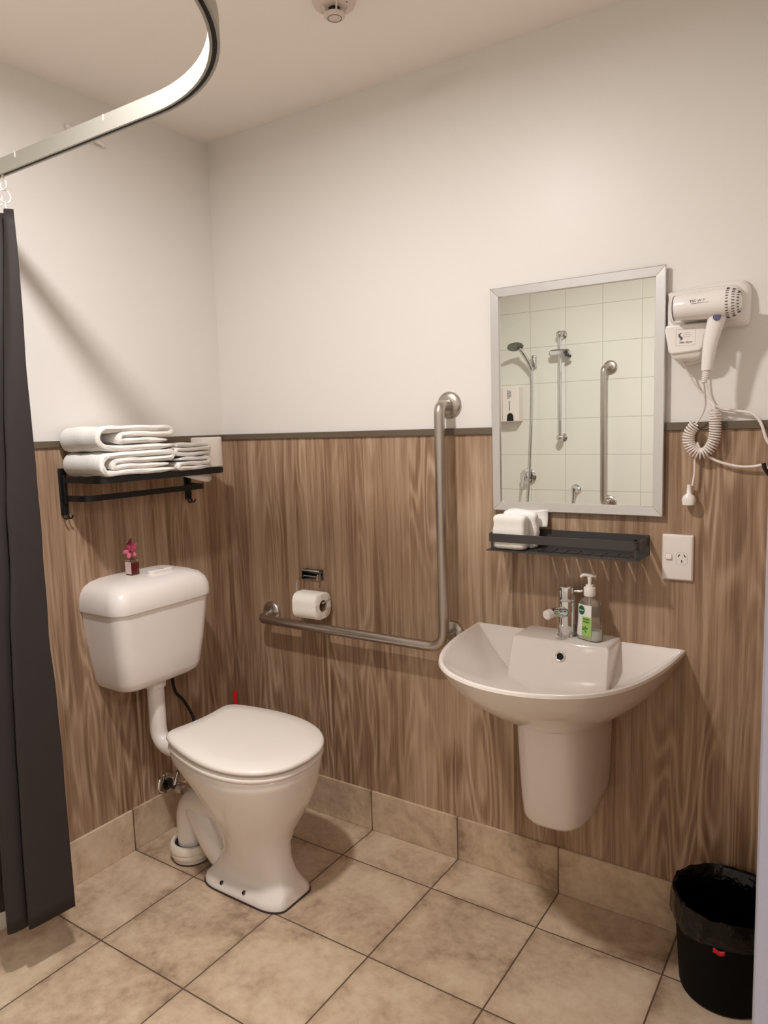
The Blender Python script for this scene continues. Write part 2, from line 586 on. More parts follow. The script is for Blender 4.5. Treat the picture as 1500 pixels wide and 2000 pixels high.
# hollow C channel: open slot along the underside
prof = [(-0.009, -0.018), (-0.009, 0.018), (0.009, 0.018), (0.009, -0.018), (0.004, -0.018), (0.004, -0.015), (0.007, -0.015), (0.007, 0.016), (-0.007, 0.016), (-0.007, -0.015), (-0.004, -0.015), (-0.004, -0.018)]
obj('channel', sweep_profile(path, prof), M['track'], t, angle=35)
obj('channel_slot', sweep_profile(path, [(-0.0045, -0.0155), (-0.0045, -0.0125), (0.0045, -0.0125), (0.0045, -0.0155)]), M['rubber'], t)
obj('wall_bracket', MB().box(0.0, 0.006, -0.905, -0.865, 2.02, 2.075), M['alu'], t, bevel=0.002)
for q in ((0.62, 0.0), (0.28, 0.0)):
    obj('joint_clip', MB().box(q[0] - 0.0012, q[0] + 0.0012, -0.8948, -0.8935, zr + 0.006, zr + 0.0185), M['nylon'], t)

# small white bracket on the wall beyond the track
t = thing('wall_cleat', (0.0, -0.50, 2.275), 'small white wall bracket half hidden behind the curtain track', 'bracket')
obj('plate', MB().box(0.0, 0.005, -0.53, -0.47, 2.262, 2.292), M['plastic'], t, bevel=0.002)
pr = [(0.005, -0.552, 2.287), (0.006, -0.50, 2.279), (0.020, -0.462, 2.274)]
obj('arm', MB().tube(spline([(0.006, -0.556, 2.288), (0.010, -0.50, 2.278), (0.014, -0.455, 2.270), (0.012, -0.440, 2.268)], 6), 0.0065, 10), M['plastic'], t)
obj('arm_tip', MB().sphere((0.006, -0.556, 2.288), 0.0095, 14), M['plastic'], t)

# ------------------------------------------------------------------ shower curtain
def curtain():
    top = [(0.226, -0.877), (0.214, -0.893), (0.196, -0.884), (0.180, -0.874), (0.165, -0.890), (0.150, -0.896), (0.130, -0.880), (0.110, -0.874), (0.090, -0.892), (0.065, -0.892), (0.045, -0.874), (0.022, -0.886)]
    bot = [(0.273, -0.903), (0.268, -0.955), (0.258, -1.022), (0.236, -0.995), (0.240, -1.030), (0.226, -1.062), (0.200, -1.030), (0.150, -0.955), (0.120, -1.030), (0.090, -0.950), (0.055, -1.005), (0.026, -0.930)]
    T = spline([(x, y, 0) for x, y in top], 8)
    B = spline([(x, y, 0) for x, y in bot], 8)
    Z = 46
    z1, z0 = 1.945, 0.128
    mb = MB()
    rings = []
    for i in range(Z + 1):
        u = i / Z
        f = 1 - (1 - u) ** 1.6
        z = z1 + (z0 - z1) * u
        row = []
        for a, b in zip(T, B):
            p = a.lerp(b, f)
            k = noise.noise(Vector((p.x * 9 + 3, p.y * 9, z * 2.3)))
            k2 = noise.noise(Vector((p.x * 22, p.y * 22 + 5, z * 7.0)))
            row.append(Vector((p.x + 0.004 * k * math.sin(PI * u), p.y + (0.010 * k + 0.004 * k2) * math.sin(PI * min(1, u * 1.1)), z)))
        rings.append(row)
    mb.loft(rings, False, False, closed=False)
    return mb
t = thing('shower_curtain', (0.12, -0.90, 0.128), 'dark charcoal shower curtain gathered by the left wall', 'curtain')
obj('curtain_sheet', curtain(), M['charcoal'], t, solid=0.0016, angle=80)
for k in range(6):
    gx = 0.205 - k * 0.036
    g = MB().tube([(gx, -0.885, 2.034), (gx, -0.885, 2.018)], 0.0035, 8)
    g.torus((gx, -0.885, 2.005), 'Y', 0.0125, 0.0017, 18, 6)
    g.torus((gx, -0.885, 1.978), 'X', 0.0155, 0.0017, 18, 6)
    g.tube([(gx, -0.885, 1.963), (gx + 0.004, -0.885, 1.944)], 0.0018, 6)
    h = obj('curtain_hook', g, M['nylon'], t)

# ------------------------------------------------------------------ toilet
Y0 = -0.440
SK0 = -0.035
def egg(x0, x1, hw, cy, z, back=0.7, n=64, p=2.3, skew=0.0):
    """pan outline, x0 back, x1 front; back end squarer than the front"""
    out = []
    xm = x0 + (x1 - x0) * 0.46
    for k in range(n):
        a = 2 * PI * k / n
        c, s = math.cos(a), math.sin(a)
        if c >= 0:
            ex = 2 / 2.15
            x = xm + (x1 - xm) * abs(c) ** ex
            y = hw * math.copysign(abs(s) ** ex, s)
        else:
            ex = 2 / (2.0 + 2.4 * back)
            x = xm - (xm - x0) * abs(c) ** ex
            y = hw * math.copysign(abs(s) ** (2 / 2.4), s)
            # flanks pull in towards the hinge
            y *= 1 - 0.22 * ((xm - x) / (xm - x0)) ** 2.0
        out.append(Vector((x, cy + y + skew * (x - x0), z)))
    return out
LIDH = [(0.010, 0.0), (0.007, 0.050), (0.001, 0.096), (0.001, 0.124), (0.012, 0.141), (0.040, 0.156), (0.09, 0.172), (0.16, 0.188), (0.23, 0.197), (0.30, 0.195), (0.36, 0.181), (0.41, 0.156), (0.45, 0.118), (0.477, 0.068), (0.487, 0.0)]
_h = [(p.x, p.y) for p in spline([(x, y, 0) for x, y in LIDH], 8)]
_full = _h + [(x, -y) for x, y in _h[::-1][1:-1]]
NP = 96
def polar(poly, c, n=NP):
    """resample a star-shaped outline at even angles about c"""
    out = []
    m = len(poly)
    for k in range(n):
        a = 2 * PI * k / n
        d = (math.cos(a), math.sin(a))
        best = 0.0
        for i in range(m):
            ax_, ay_ = poly[i][0] - c[0], poly[i][1] - c[1]
            bx2, by2 = poly[(i + 1) % m][0] - c[0], poly[(i + 1) % m][1] - c[1]
            ex, ey = bx2 - ax_, by2 - ay_
            den = d[0] * ey - d[1] * ex
            if abs(den) < 1e-12:
                continue
            tt = (ax_ * ey - ay_ * ex) / den
            uu = (ax_ * d[1] - ay_ * d[0]) / den
            if tt > 0 and -1e-6 <= uu <= 1 + 1e-6:
                best = max(best, tt)
        out.append((best * d[0], best * d[1]))
    return out
PLID = polar(_full, (0.235, 0.0))           # relative to its own centre
PLID = [(x / 0.2435, y / 0.1975) for x, y in PLID]
PEGG = polar([(v.x, v.y) for v in egg(0.0, 1.0, 0.5, 0.0, 0.0, 0.6)], (0.46, 0.0))
PEGG = [(x / 0.5, y / 0.5) for x, y in PEGG]
PFOOT = polar(rrect(0, 0, 1.0, 1.0, 0.45, 8), (0, 0))
def sec(z, x0, x1, hw, shape, f=1.0, base=None, sk=0.0):
    """section of the pan: blend of two unit outlines"""
    cx, hx = (x0 + x1) / 2, (x1 - x0) / 2
    out = []
    base = base or PEGG
    for (ax_, ay_), (bx2, by2) in zip(base, shape):
        x = ax_ + (bx2 - ax_) * f
        y = ay_ + (by2 - ay_) * f
        out.append(Vector((cx + x * hx, Y0 + y * hw + sk * (cx + x * hx - 0.25), z)))
    return out
t = thing('toilet', (0.45, Y0, 0.0), 'white ceramic toilet pan with closed lid standing on the floor', 'toilet')
body = MB().loft([
    sec(0.004, 0.328, 0.653, 0.088, PFOOT), sec(0.014, 0.328, 0.653, 0.088, PFOOT), sec(0.026, 0.333, 0.649, 0.082, PFOOT),
    sec(0.042, 0.345, 0.648, 0.066, PFOOT, 0.9), sec(0.075, 0.360, 0.630, 0.058, PFOOT, 0.5), sec(0.120, 0.372, 0.612, 0.068, PEGG),
    sec(0.165, 0.378, 0.610, 0.082, PEGG), sec(0.210, 0.376, 0.626, 0.102, PEGG), sec(0.265, 0.355, 0.658, 0.130, PLID, 0.3),
    sec(0.320, 0.325, 0.686, 0.153, PLID, 0.5, sk=-0.01), sec(0.370, 0.290, 0.708, 0.170, PLID, 0.8, sk=-0.02), sec(0.405, 0.273, 0.719, 0.178, PLID, 1, sk=SK0),
    sec(0.428, 0.268, 0.722, 0.181, PLID, 1, sk=SK0), sec(0.436, 0.271, 0.720, 0.179, PLID, 1, sk=SK0)])
obj('pan', body, M['ceramic'], t, angle=80)
# trapway: leg drops to the floor connector, second arm slants down to the foot
leg = spline([(0.205, Y0, 0.045), (0.205, Y0, 0.110), (0.209, Y0, 0.158), (0.232, Y0, 0.196), (0.275, Y0, 0.212), (0.330, Y0, 0.222), (0.400, Y0, 0.235)], 7)
n_ = len(leg)
obj('trap_leg', MB().tube(leg, [0.044 + 0.008 * (i / n_) ** 2 for i in range(n_)], 26), M['ceramic'], t, angle=80)
arm = spline([(0.225, Y0, 0.200), (0.252, Y0, 0.188), (0.285, Y0, 0.150), (0.318, Y0, 0.095), (0.352, Y0, 0.048), (0.395, Y0, 0.026)], 7)
n_ = len(arm)
obj('trap_arm', MB().tube(arm, [0.045 * min(1.0, 0.6 + i * 0.07) + 0.008 * math.sin(PI * i / n_) - 0.016 * (i / n_) ** 3 for i in range(n_)], 26), M['ceramic'], t, angle=80)
web = MB().loft([[Vector((x, Y0 + w_ * s_, z)) for s_ in (-1, 1) for x, z in (((x0_, z_), (x1_, z_)) if s_ < 0 else ((x1_, z_), (x0_, z_)))] for z_, x0_, x1_, w_ in ((0.03, 0.37, 0.43, 0.012), (0.12, 0.33, 0.43, 0.016), (0.22, 0.27, 0.43, 0.022), (0.30, 0.27, 0.43, 0.03))])
obj('rear_web', web, M['ceramic'], t, bevel=0.012, seg=3)
obj('inlet_spigot', MB().lathe([(0.030, 0.0), (0.034, 0.02), (0.044, 0.09), (0.05, 0.14)], (0.235, Y0, 0.360), 'X', 28), M['ceramic'], t)
for a, hh in ((0.424, 0.0), (0.517, 0.0)):
    for sgn in (-1, 1):
        sc = MB().lathe([(0.0, 0.0), (0.0062, 0.0), (0.0062, 0.0030), (0.0045, 0.0042), (0.0, 0.0042)], (a, Y0 + sgn * 0.0800, 0.0265), (0, sgn * 0.62, 0.78), 16)
        obj('fixing_screw', sc, M['chrome_dark'], t)
obj('floor_seal', MB().loft([sec(z, 0.325, 0.656, 0.091, PFOOT) for z in (0.0005, 0.0045)]), M['caulk'], t)
# connector collar on the floor
col = obj('floor_connector', MB().lathe([(0.052, 0.004), (0.061, 0.006), (0.064, 0.020), (0.068, 0.022), (0.070, 0.030), (0.068, 0.038), (0.071, 0.041), (0.071, 0.056), (0.066, 0.063), (0.056, 0.063), (0.053, 0.052)], (0.205, Y0, 0.0), 'Z', 40, cap=False), M['cream_rubber'], t)
obj('rubber_gasket', MB().lathe([(0.046, 0.05), (0.0535, 0.05), (0.0535, 0.058), (0.046, 0.058)], (0.205, Y0, 0.0), 'Z', 36, cap=False), M['rubber'], t)
obj('connector_base', MB().lathe([(0.0, 0.001), (0.060, 0.001), (0.056, 0.012), (0.0, 0.012)], (0.205, Y0, 0.0), 'Z', 36), M['caulk'], t)
# seat ring and lid, lid slightly higher at the hinge
def tilt(ring, dz_back, x0=0.25, x1=0.745):
    return [Vector((v.x, v.y, v.z + dz_back * (x1 - v.x) / (x1 - x0))) for v in ring]
SK = -0.035
def seat_ring(inset, z, tl):
    return tilt(sec(z, 0.265 + inset, 0.727 - inset, 0.190 - inset, PLID, sk=SK0), tl)
seat = MB().loft([seat_ring(0.020, 0.433, 0.008), seat_ring(0.006, 0.435, 0.008), seat_ring(0.002, 0.441, 0.009), seat_ring(0.003, 0.447, 0.010), seat_ring(0.010, 0.4515, 0.010), seat_ring(0.035, 0.453, 0.010)])
obj('seat', seat, M['lid'], t, angle=60)
lid = MB().loft([seat_ring(0.014, 0.4585, 0.014), seat_ring(0.002, 0.4595, 0.014), seat_ring(-0.001, 0.464, 0.016), seat_ring(0.001, 0.470, 0.018), seat_ring(0.008, 0.474, 0.019), seat_ring(0.05, 0.477, 0.019), seat_ring(0.11, 0.4775, 0.018), seat_ring(0.17, 0.477, 0.017)])
obj('lid', lid, M['lid'], t, angle=60)
for sgn in (-1, 1):
    obj('hinge', MB().lathe([(0.011, -0.022), (0.012, -0.02), (0.012, 0.02), (0.011, 0.022)], (0.268, Y0 + sgn * 0.08, 0.452), 'Y', 18), M['plastic'], t)

# ------------------------------------------------------------------ cistern
YC = -0.452
t = thing('toilet_cistern', (0.0, YC, 0.59), 'white plastic cistern with domed lid mounted on the wood panel behind the toilet', 'cistern')
def crect(z, hw, d, r, x0=0.005):
    cx = (x0 + d) / 2
    hx = (d - x0) / 2
    # back edge square against the wall, front corners rounded
    out = []
    for k in range(9):
        a = PI / 2 * k / 8
        out.append(Vector((d - r + r * math.cos(a), YC + hw - r + r * math.sin(a), z)))
    out.append(Vector((x0 + 0.03, YC + hw, z)))
    out.append(Vector((x0, YC + hw, z)))
    out.append(Vector((x0, YC, z)))
    out.append(Vector((x0, YC - hw, z)))
    out.append(Vector((x0 + 0.03, YC - hw, z)))
    for k in range(9):
        a = PI / 2 * k / 8
        out.append(Vector((d - r + r * math.sin(a), YC - hw + r - r * math.cos(a), z)))
    out.append(Vector((d + 0.003, YC, z)))
    return out
bd = MB().loft([crect(0.588, 0.120, 0.118, 0.04), crect(0.590, 0.138, 0.138, 0.045), crect(0.600, 0.150, 0.152, 0.045), crect(0.620, 0.158, 0.160, 0.045), crect(0.70, 0.170, 0.170, 0.045), crect(0.80, 0.182, 0.179, 0.045), crect(0.856, 0.187, 0.184, 0.045)])
obj('tank', bd, M['plastic'], t, angle=50)
ld = MB().loft([crect(0.846, 0.186, 0.184, 0.048), crect(0.848, 0.1925, 0.190, 0.05), crect(0.860, 0.194, 0.192, 0.05), crect(0.885, 0.192, 0.190, 0.05), crect(0.905, 0.186, 0.183, 0.05), crect(0.922, 0.173, 0.170, 0.05), crect(0.933, 0.150, 0.148, 0.05), crect(0.939, 0.118, 0.120, 0.045), crect(0.941, 0.06, 0.085, 0.03)])
obj('tank_lid', ld, M['plastic'], t, angle=50)
bt = MB().loft([[Vector((x, y, z)) for x, y in rrect(0.110, -0.418, 0.017 - d, 0.047 - d, 0.016 - d)] for z, d in ((0.932, 0.0), (0.9485, 0.0), (0.951, 0.0022))])
b = obj('flush_button', bt, M['plastic'], t, angle=40)
obj('button_split', MB().box(0.0925, 0.1275, -0.4185, -0.4175, 0.9505, 0.9514), M['ink'], b, smooth=False)
# flush pipe
t = thing('flush_pipe', (0.085, YC, 0.35), 'white plastic elbow pipe between the cistern and the toilet pan', 'pipe')
fp = fillet([(0.085, YC + 0.004, 0.592), (0.085, YC + 0.004, 0.368), (0.236, Y0 - 0.003, 0.353)], 0.055, 10)
obj('pipe', MB().tube(fp, 0.0275, 24), M['plastic'], t, angle=70)
obj('pipe_nut', MB().lathe([(0.029, 0.0), (0.034, 0.002), (0.034, 0.028), (0.030, 0.030)], (0.085, YC + 0.004, 0.560), 'Z', 28), M['plastic'], t)
obj('pipe_sleeve', MB().lathe([(0.029, 0.0), (0.031, 0.002), (0.031, 0.030), (0.029, 0.032)], (0.205, YC + 0.006, 0.356), (1, 0.02, -0.08), 28), M['plastic'], t)

# ------------------------------------------------------------------ stop valve and braided hose
t = thing('stop_valve', (0.0, -0.372, 0.175), 'chrome stop valve with round wall plate low behind the toilet', 'valve')
vz = 0.172
obj('wall_plate', MB().lathe([(0.036, 0.001), (0.036, 0.004), (0.031, 0.009), (0.020, 0.011)], (P0, -0.372, vz), 'X', 32), M['chrome'], t)
obj('valve_body', MB().lathe([(0.021, 0.008), (0.021, 0.014), (0.011, 0.016), (0.011, 0.075)], (P0, -0.372, vz), 'X', 24), M['chrome_dark'], t)
obj('valve_knob', MB().lathe([(0.010, 0.068), (0.019, 0.070), (0.021, 0.080), (0.019, 0.098), (0.010, 0.102), (0.0, 0.102)], (P0, -0.372, vz), 'X', 10), M['chrome'], t, angle=25)
obj('outlet', MB().tube([(0.055, -0.372, vz), (0.055, -0.366, vz + 0.030), (0.057, -0.358, vz + 0.050)], [0.010, 0.011, 0.012], 12), M['chrome'], t)
hose = spline([(0.057, -0.358, vz + 0.048), (0.066, -0.338, vz + 0.085), (0.075, -0.310, vz + 0.140), (0.070, -0.285, 0.38), (0.045, -0.300, 0.45), (0.035, -0.330, 0.50), (0.040, -0.345, 0.60)], 8)
tag(obj('braided_hose', MB().tube(hose, 0.0055, 10), M['rubber'], loc=(0.057, -0.358, vz + 0.05)), 'thin dark water hose rising from the stop valve to the cistern', 'hose')

# red handle of the brush standing in the corner behind the toilet
t = thing('toilet_brush', (0.075, -0.085, 0.0), 'toilet brush in the corner with its red handle tip showing above the lid', 'toilet brush')
obj('handle', MB().tube([(0.075, -0.085, 0.10), (0.075, -0.087, 0.385)], 0.006, 12), M['plastic'], t)
obj('handle_tip', MB().tube([(0.075, -0.087, 0.33), (0.074, -0.087, 0.420), (0.074, -0.087, 0.425)], [0.0075, 0.0075, 0.005], 14), M['red'], t, label='red handle tip')
obj('holder', MB().lathe([(0.0, 0.0), (0.045, 0.0), (0.050, 0.01), (0.045, 0.12), (0.042, 0.12), (0.046, 0.012), (0.0, 0.01)], (0.075, -0.085, 0.0), 'Z', 28), M['plastic'], t)

# ------------------------------------------------------------------ tiny flower vase on the cistern
fx, fy, fz = 0.070, -0.492, 0.9395
t = thing('flower_vase', (fx, fy, fz), 'tiny square glass vase with a pink artificial flower on top of the cistern', 'vase')
obj('glass', MB().box(fx - 0.015, fx + 0.015, fy - 0.015, fy + 0.015, fz + 0.0005, fz + 0.052), M['clearfront'], t, bevel=0.002)
obj('gel', MB().box(fx - 0.012, fx + 0.012, fy - 0.012, fy + 0.012, fz + 0.004, fz + 0.040), M['redwater'], t, smooth=False, label='dark pink filling')
obj('paper_label', MB().box(fx - 0.014, fx + 0.014, fy - 0.0160, fy - 0.0153, fz + 0.006, fz + 0.044), M['pinklabel'], t, smooth=False)
obj('stem', MB().tube([(fx, fy, fz + 0.01), (fx + 0.002, fy, fz + 0.06), (fx - 0.002, fy, fz + 0.082)], 0.0013, 8), M['stem'], t)
def petal_mesh(c, nrm, ang, L, W):
    nrm = Vector(nrm).normalized()
    a = Vector((0, 0, 1)) - nrm * nrm.z
    a.normalize()
    b = nrm.cross(a)
    d = a * math.cos(ang) + b * math.sin(ang)
    e = nrm.cross(d)
    rows = []
    for i in range(7):
        u = i / 6
        w_ = W * math.sin(PI * (0.08 + 0.86 * u)) ** 0.8
        cen = Vector(c) + d * L * u + nrm * (0.006 * math.sin(PI * u * 0.7))
        rows.append([cen - e * w_ + nrm * 0.002, cen, cen + e * w_ + nrm * 0.002])
    return MB().loft(rows, False, False, closed=False)
vn = Vector((0.62, -0.75, 0.1))
for k in range(5):
    obj('petal', petal_mesh((fx + 0.004, fy - 0.006, fz + 0.077), vn, 2 * PI * k / 5 + 0.35, 0.024, 0.0068), M['petal_light'] if k in (1, 2, 3) else M['petal'], t, solid=0.0008)
for k in range(5):
    obj('petal', petal_mesh((fx - 0.006 + 0.012 * (k % 2), fy + 0.002, fz + 0.090), (0.5 - 0.4 * (k % 2), -0.6, 0.5), 2 * PI * k / 5, 0.024, 0.0062), M['petal'], t, solid=0.0008)
obj('flower_centre', MB().sphere((fx + 0.006, fy - 0.009, fz + 0.078), 0.0040, 10), M['redwater'], t)
obj('bud_sprig', MB().tube([(fx, fy, fz + 0.08), (fx + 0.003, fy, fz + 0.116)], 0.0012, 6).sphere((fx + 0.003, fy, fz + 0.116), 0.0032, 8), M['stem'], t)

# ------------------------------------------------------------------ towel shelf on the left wall
zS = 1.266
t = thing('towel_shelf', (0.0, -0.43, 1.145), 'black metal towel shelf with a lower bar and end hooks on the left wall', 'towel shelf')
yl, yr = -0.668, -0.192
fr = fillet([(0.008, yl, zS - 0.010), (0.200, yl, zS - 0.010), (0.200, yr, zS - 0.010), (0.008, yr, zS - 0.010)], 0.035, 8)
def band(path, th, hh):
    rings = []
    n = len(path)
    for i in range(n):
        a, b = path[max(0, i - 1)], path[min(n - 1, i + 1)]
        T = (b - a).normalized()
        Nn = Vector((T.y, -T.x, 0))
        c = path[i]
        rings.append([c + Nn * th / 2 - Vector((0, 0, hh / 2)), c + Nn * th / 2 + Vector((0, 0, hh / 2)), c - Nn * th / 2 + Vector((0, 0, hh / 2)), c - Nn * th / 2 - Vector((0, 0, hh / 2))])
    return MB().loft(rings)
obj('shelf_frame', band(fr, 0.010, 0.018), M['black'], t, angle=30)
for k in range(6):
    yy = yl + 0.05 + k * (yr - yl - 0.10) / 5
    obj('shelf_rod', MB().tube([(0.010, yy, zS - 0.006), (0.197, yy, zS - 0.006)], 0.004, 10), M['black'], t)
for xx in (0.07, 0.135):
    obj('shelf_crossbar', MB().box(xx - 0.006, xx + 0.006, yl + 0.004, yr - 0.004, zS - 0.014, zS - 0.010), M['black'], t)
for yy in (yl, yr):
    br = MB().box(P0, P0 + 0.008, yy - 0.012, yy + 0.012, 1.150, 1.290)
    br.box(P0 + 0.008, 0.022, yy - 0.006, yy + 0.006, 1.185, 1.270)
    bo = obj('bracket', br, M['black'], t, bevel=0.0015)
    for dy in (-0.007, 0.007):
        hk = spline([(0.014, yy + dy, 1.175), (0.013, yy + dy, 1.150), (0.020, yy + dy, 1.140), (0.031, yy + dy, 1.143), (0.035, yy + dy, 1.150)], 5)
        obj('hook', MB().tube(hk, 0.0026, 8), M['black'], bo)
lo = fillet([(0.012, yl + 0.006, 1.200), (0.108, yl + 0.006, 1.200), (0.108, yr - 0.006, 1.200), (0.012, yr - 0.006, 1.200)], 0.04, 8)
obj('lower_bar', band(lo, 0.012, 0.017), M['black'], t, angle=30)

# folded towels: a strip of cloth folded on itself, seen from its folded edge
def ribbon_towel(path2d, th, x0, x1, seed, wob=0.003, nx=14):
    """path2d: (y, z) centre line of the folded cloth; extruded from x0 to x1 with soft ends"""
    P = [Vector((0, y, z)) for y, z in path2d]
    n = len(P)
    rings = []
    L_ = x1 - x0
    rr0 = th * 0.62
    xs = [x0 + rr0 * (1 - math.cos(PI / 2 * q / 4)) for q in range(4)] + [x0 + rr0 + (L_ - 2 * rr0) * q / 10 for q in range(11)] + [x1 - rr0 * (1 - math.sin(PI / 2 * q / 5)) for q in range(1, 6)]
    for s, x in enumerate(xs):
        u = (x - x0) / L_
        dd = min(x - x0, x1 - x)
        shrink = 1.0 if dd >= rr0 else max(0.12, math.sqrt(max(0.0, 1 - ((rr0 - dd) / rr0) ** 2)))
        xo = x
        ring_a, ring_b = [], []
        for i in range(n):
            a, b = P[max(0, i - 1)], P[min(n - 1, i + 1)]
            T = (b - a).normalized()
            Nn = Vector((0, -T.z, T.y))
            q = noise.noise(Vector((P[i].y * 14 + seed, P[i].z * 20, x * 16)))
            q2 = noise.noise(Vector((P[i].y * 40 + seed, P[i].z * 50, x * 45)))
            endf = min(1.0, 0.45 + min(i, n - 1 - i) * 0.3)
            hw = th / 2 * shrink * endf * (1 + 0.12 * q2)
            c = P[i] + Vector((0, 0, wob * q * (1 if i > 3 else 0.3)))
            # edges at the front are uneven
            cx = xo + (0.006 * noise.noise(Vector((i * 0.25, seed, s)))) * (1 if u > 0.8 else 0.2)
            ring_a.append(Vector((cx, c.y + Nn.y * hw, c.z + Nn.z * hw)))
            ring_b.append(Vector((cx, c.y - Nn.y * hw, c.z - Nn.z * hw)))
        rings.append(ring_a + ring_b[::-1])
    return MB().loft(rings)
def arc2(cy, cz, r, a0, a1, n=7):
    return [(cy + r * math.cos(math.radians(a0 + (a1 - a0) * k / n)), cz + r * math.sin(math.radians(a0 + (a1 - a0) * k / n))) for k in range(n + 1)]
def seg2(a, b, n=8):
    return [(a[0] + (b[0] - a[0]) * k / n, a[1] + (b[1] - a[1]) * k / n) for k in range(1, n)]
def spiral_towel(y0, y1, z0, hgt, th, inner=0.06):
    """bottom layer, big left turn, top layer, turn down at the right, then two inner layers"""
    ro = (hgt - th) / 2
    zc = z0 + hgt / 2
    zb, zt = z0 + th / 2, z0 + hgt - th / 2
    pts = [(y1 - 0.006, zb)] + seg2((y1 - 0.006, zb), (y0 + ro, zb), 10)
    pts += arc2(y0 + ro + th / 2, zc, ro, -90, -270, 10)
    h1 = (hgt - th) / 3
    pts += seg2((y0 + ro, zt), (y1 - h1, zt), 10)
    pts += arc2(y1 - h1 / 2 - th / 2, zt - h1 / 2, h1 / 2, 90, -90, 6)
    z1 = zt - h1
    pts += seg2((y1 - h1, z1), (y0 + inner, z1), 9)
    pts += arc2(y0 + inner, z1 - h1 / 2, h1 / 2, 90, 270, 6)
    z2 = z1 - h1
    pts += seg2((y0 + inner, z2), (y1 - 0.030, z2), 8) + [(y1 - 0.030, z2)]
    return pts
tw = ribbon_towel(spiral_towel(-0.678, -0.408, zS, 0.069, 0.0168, 0.055), 0.0170, 0.024, 0.212, 3.0, 0.004)
tag(obj('folded_towel', tw, M['towel'], angle=180, loc=(0.10, -0.54, zS)), 'thick white bath towel folded flat, lower one of the pair on the black shelf', 'towel', 'bath towels on the black shelf')
tw = ribbon_towel(spiral_towel(-0.682, -0.405, zS + 0.0715, 0.072, 0.0178, 0.090), 0.0178, 0.024, 0.208, 11.0, 0.006)
tag(obj('folded_towel', tw, M['towel'], angle=180, loc=(0.10, -0.54, zS + 0.07)), 'thick white bath towel folded flat, upper one of the pair on the black shelf', 'towel', 'bath towels on the black shelf')
def zig_towel(y0, y1, z0, layers, th):
    pts = []
    z = z0 + th / 2
    left = True
    a = (y1, z)
    pts.append(a)
    for L in range(layers):
        ye = y0 + th * 0.6 if L % 2 == 0 else y1 - th * 0.6
        pts += seg2(pts[-1], (ye, z), 7)
        if L < layers - 1:
            if L % 2 == 0:
                pts += arc2(ye, z + th * 0.55, th * 0.55, -90, -270, 5)
            else:
                pts += arc2(ye, z + th * 0.55, th * 0.55, -90, 90, 5)
            z += th * 1.1
        else:
            pts.append((ye, z))
    return pts
tw = ribbon_towel(zig_towel(-0.398, -0.270, zS, 3, 0.0132), 0.0130, 0.030, 0.212, 21.0, 0.004)
tag(obj('folded_towel', tw, M['towel'], angle=180, loc=(0.10, -0.33, zS)), 'thinner white folded bath mat, lower one between the bath towels and the paper roll', 'towel', 'thin folded mats on the black shelf')
tw = ribbon_towel(zig_towel(-0.400, -0.262, zS + 0.043, 3, 0.0128), 0.0126, 0.024, 0.206, 29.0, 0.006)
tag(obj('folded_towel', tw, M['towel'], angle=180, loc=(0.10, -0.33, zS + 0.043)), 'thinner white folded bath mat, upper one between the bath towels and the paper roll', 'towel', 'thin folded mats on the black shelf')
# corner of the cloth sagging below the shelf
cl = MB().add([(0.175, -0.375, zS - 0.016), (0.175, -0.235, zS - 0.016), (0.172, -0.232, zS - 0.040), (0.174, -0.242, zS - 0.047), (0.176, -0.262, zS - 0.046)], [(0, 1, 2, 3, 4)])
tag(obj('washcloth', cl, M['towel'], solid=0.004, loc=(0.175, -0.27, zS - 0.02)), 'corner of a white cloth hanging below the right end of the black shelf', 'cloth')

# spare toilet roll on the shelf
def roll(c, axis, R, r, L, sag=0.0):
    mb = MB()
    mb.lathe([(r, -L / 2), (R - 0.003, -L / 2), (R, -L / 2 + 0.003), (R, L / 2 - 0.003), (R - 0.003, L / 2), (r, L / 2), (r, -L / 2)], c, axis, 48, cap=False)
    return mb
rc = (0.152, -0.226, zS + 0.0505)
t = thing('toilet_roll', (rc[0], rc[1], zS), 'spare white toilet roll standing upright at the right end of the black shelf', 'toilet roll')
obj('paper', roll(rc, 'Z', 0.050, 0.0215, 0.099), M['paper'], t)
obj('core', MB().lathe([(0.0215, -0.049), (0.0215, 0.049), (0.0205, 0.049), (0.0205, -0.049)], rc, 'Z', 32, cap=False), M['card'], t)

# ------------------------------------------------------------------ grab rail
def flange(c, mbdir, R=0.040):
    return MB().lathe([(R, 0.0), (R, 0.004), (R - 0.004, 0.009), (R - 0.014, 0.013), (R - 0.022, 0.014), (0.0165, 0.020)], c, mbdir, 40)
gy = -0.068
t = thing('grab_rail', (0.955, 0.0, 0.71), 'L-shaped brushed steel grab rail on the wood panel beside the basin', 'grab rail')
gz = 0.711
gx = 0.959
rp = fillet([(0.205, -0.008, gz + 0.012), (0.205, gy, gz), (gx, gy, gz), (gx, gy, 1.440), (gx, -0.008, 1.440)], [0.035, 0.045, 0.045, 0.9], 9)
rp = fillet([(0.205, -0.008, gz + 0.010), (0.205, gy, gz), (gx, gy, gz), (gx, gy, 1.441), (gx - 0.002, -0.008, 1.441)], [0.045, 0.06, 0.05], 9)
obj('rail', MB().tube(rp, 0.0158, 24), M['steel'], t, angle=70)
obj('standoff', MB().tube([(gx - 0.004, -0.008, gz + 0.030), (gx, gy, gz + 0.030)], 0.0135, 20), M['steel'], t)
for c in ((0.205, -P0, gz + 0.010), (gx - 0.004, -P0, gz + 0.030), (gx - 0.002, 0.0, 1.441)):
    obj('wall_flange', flange(c, (0, -1, 0)), M['steel'], t)

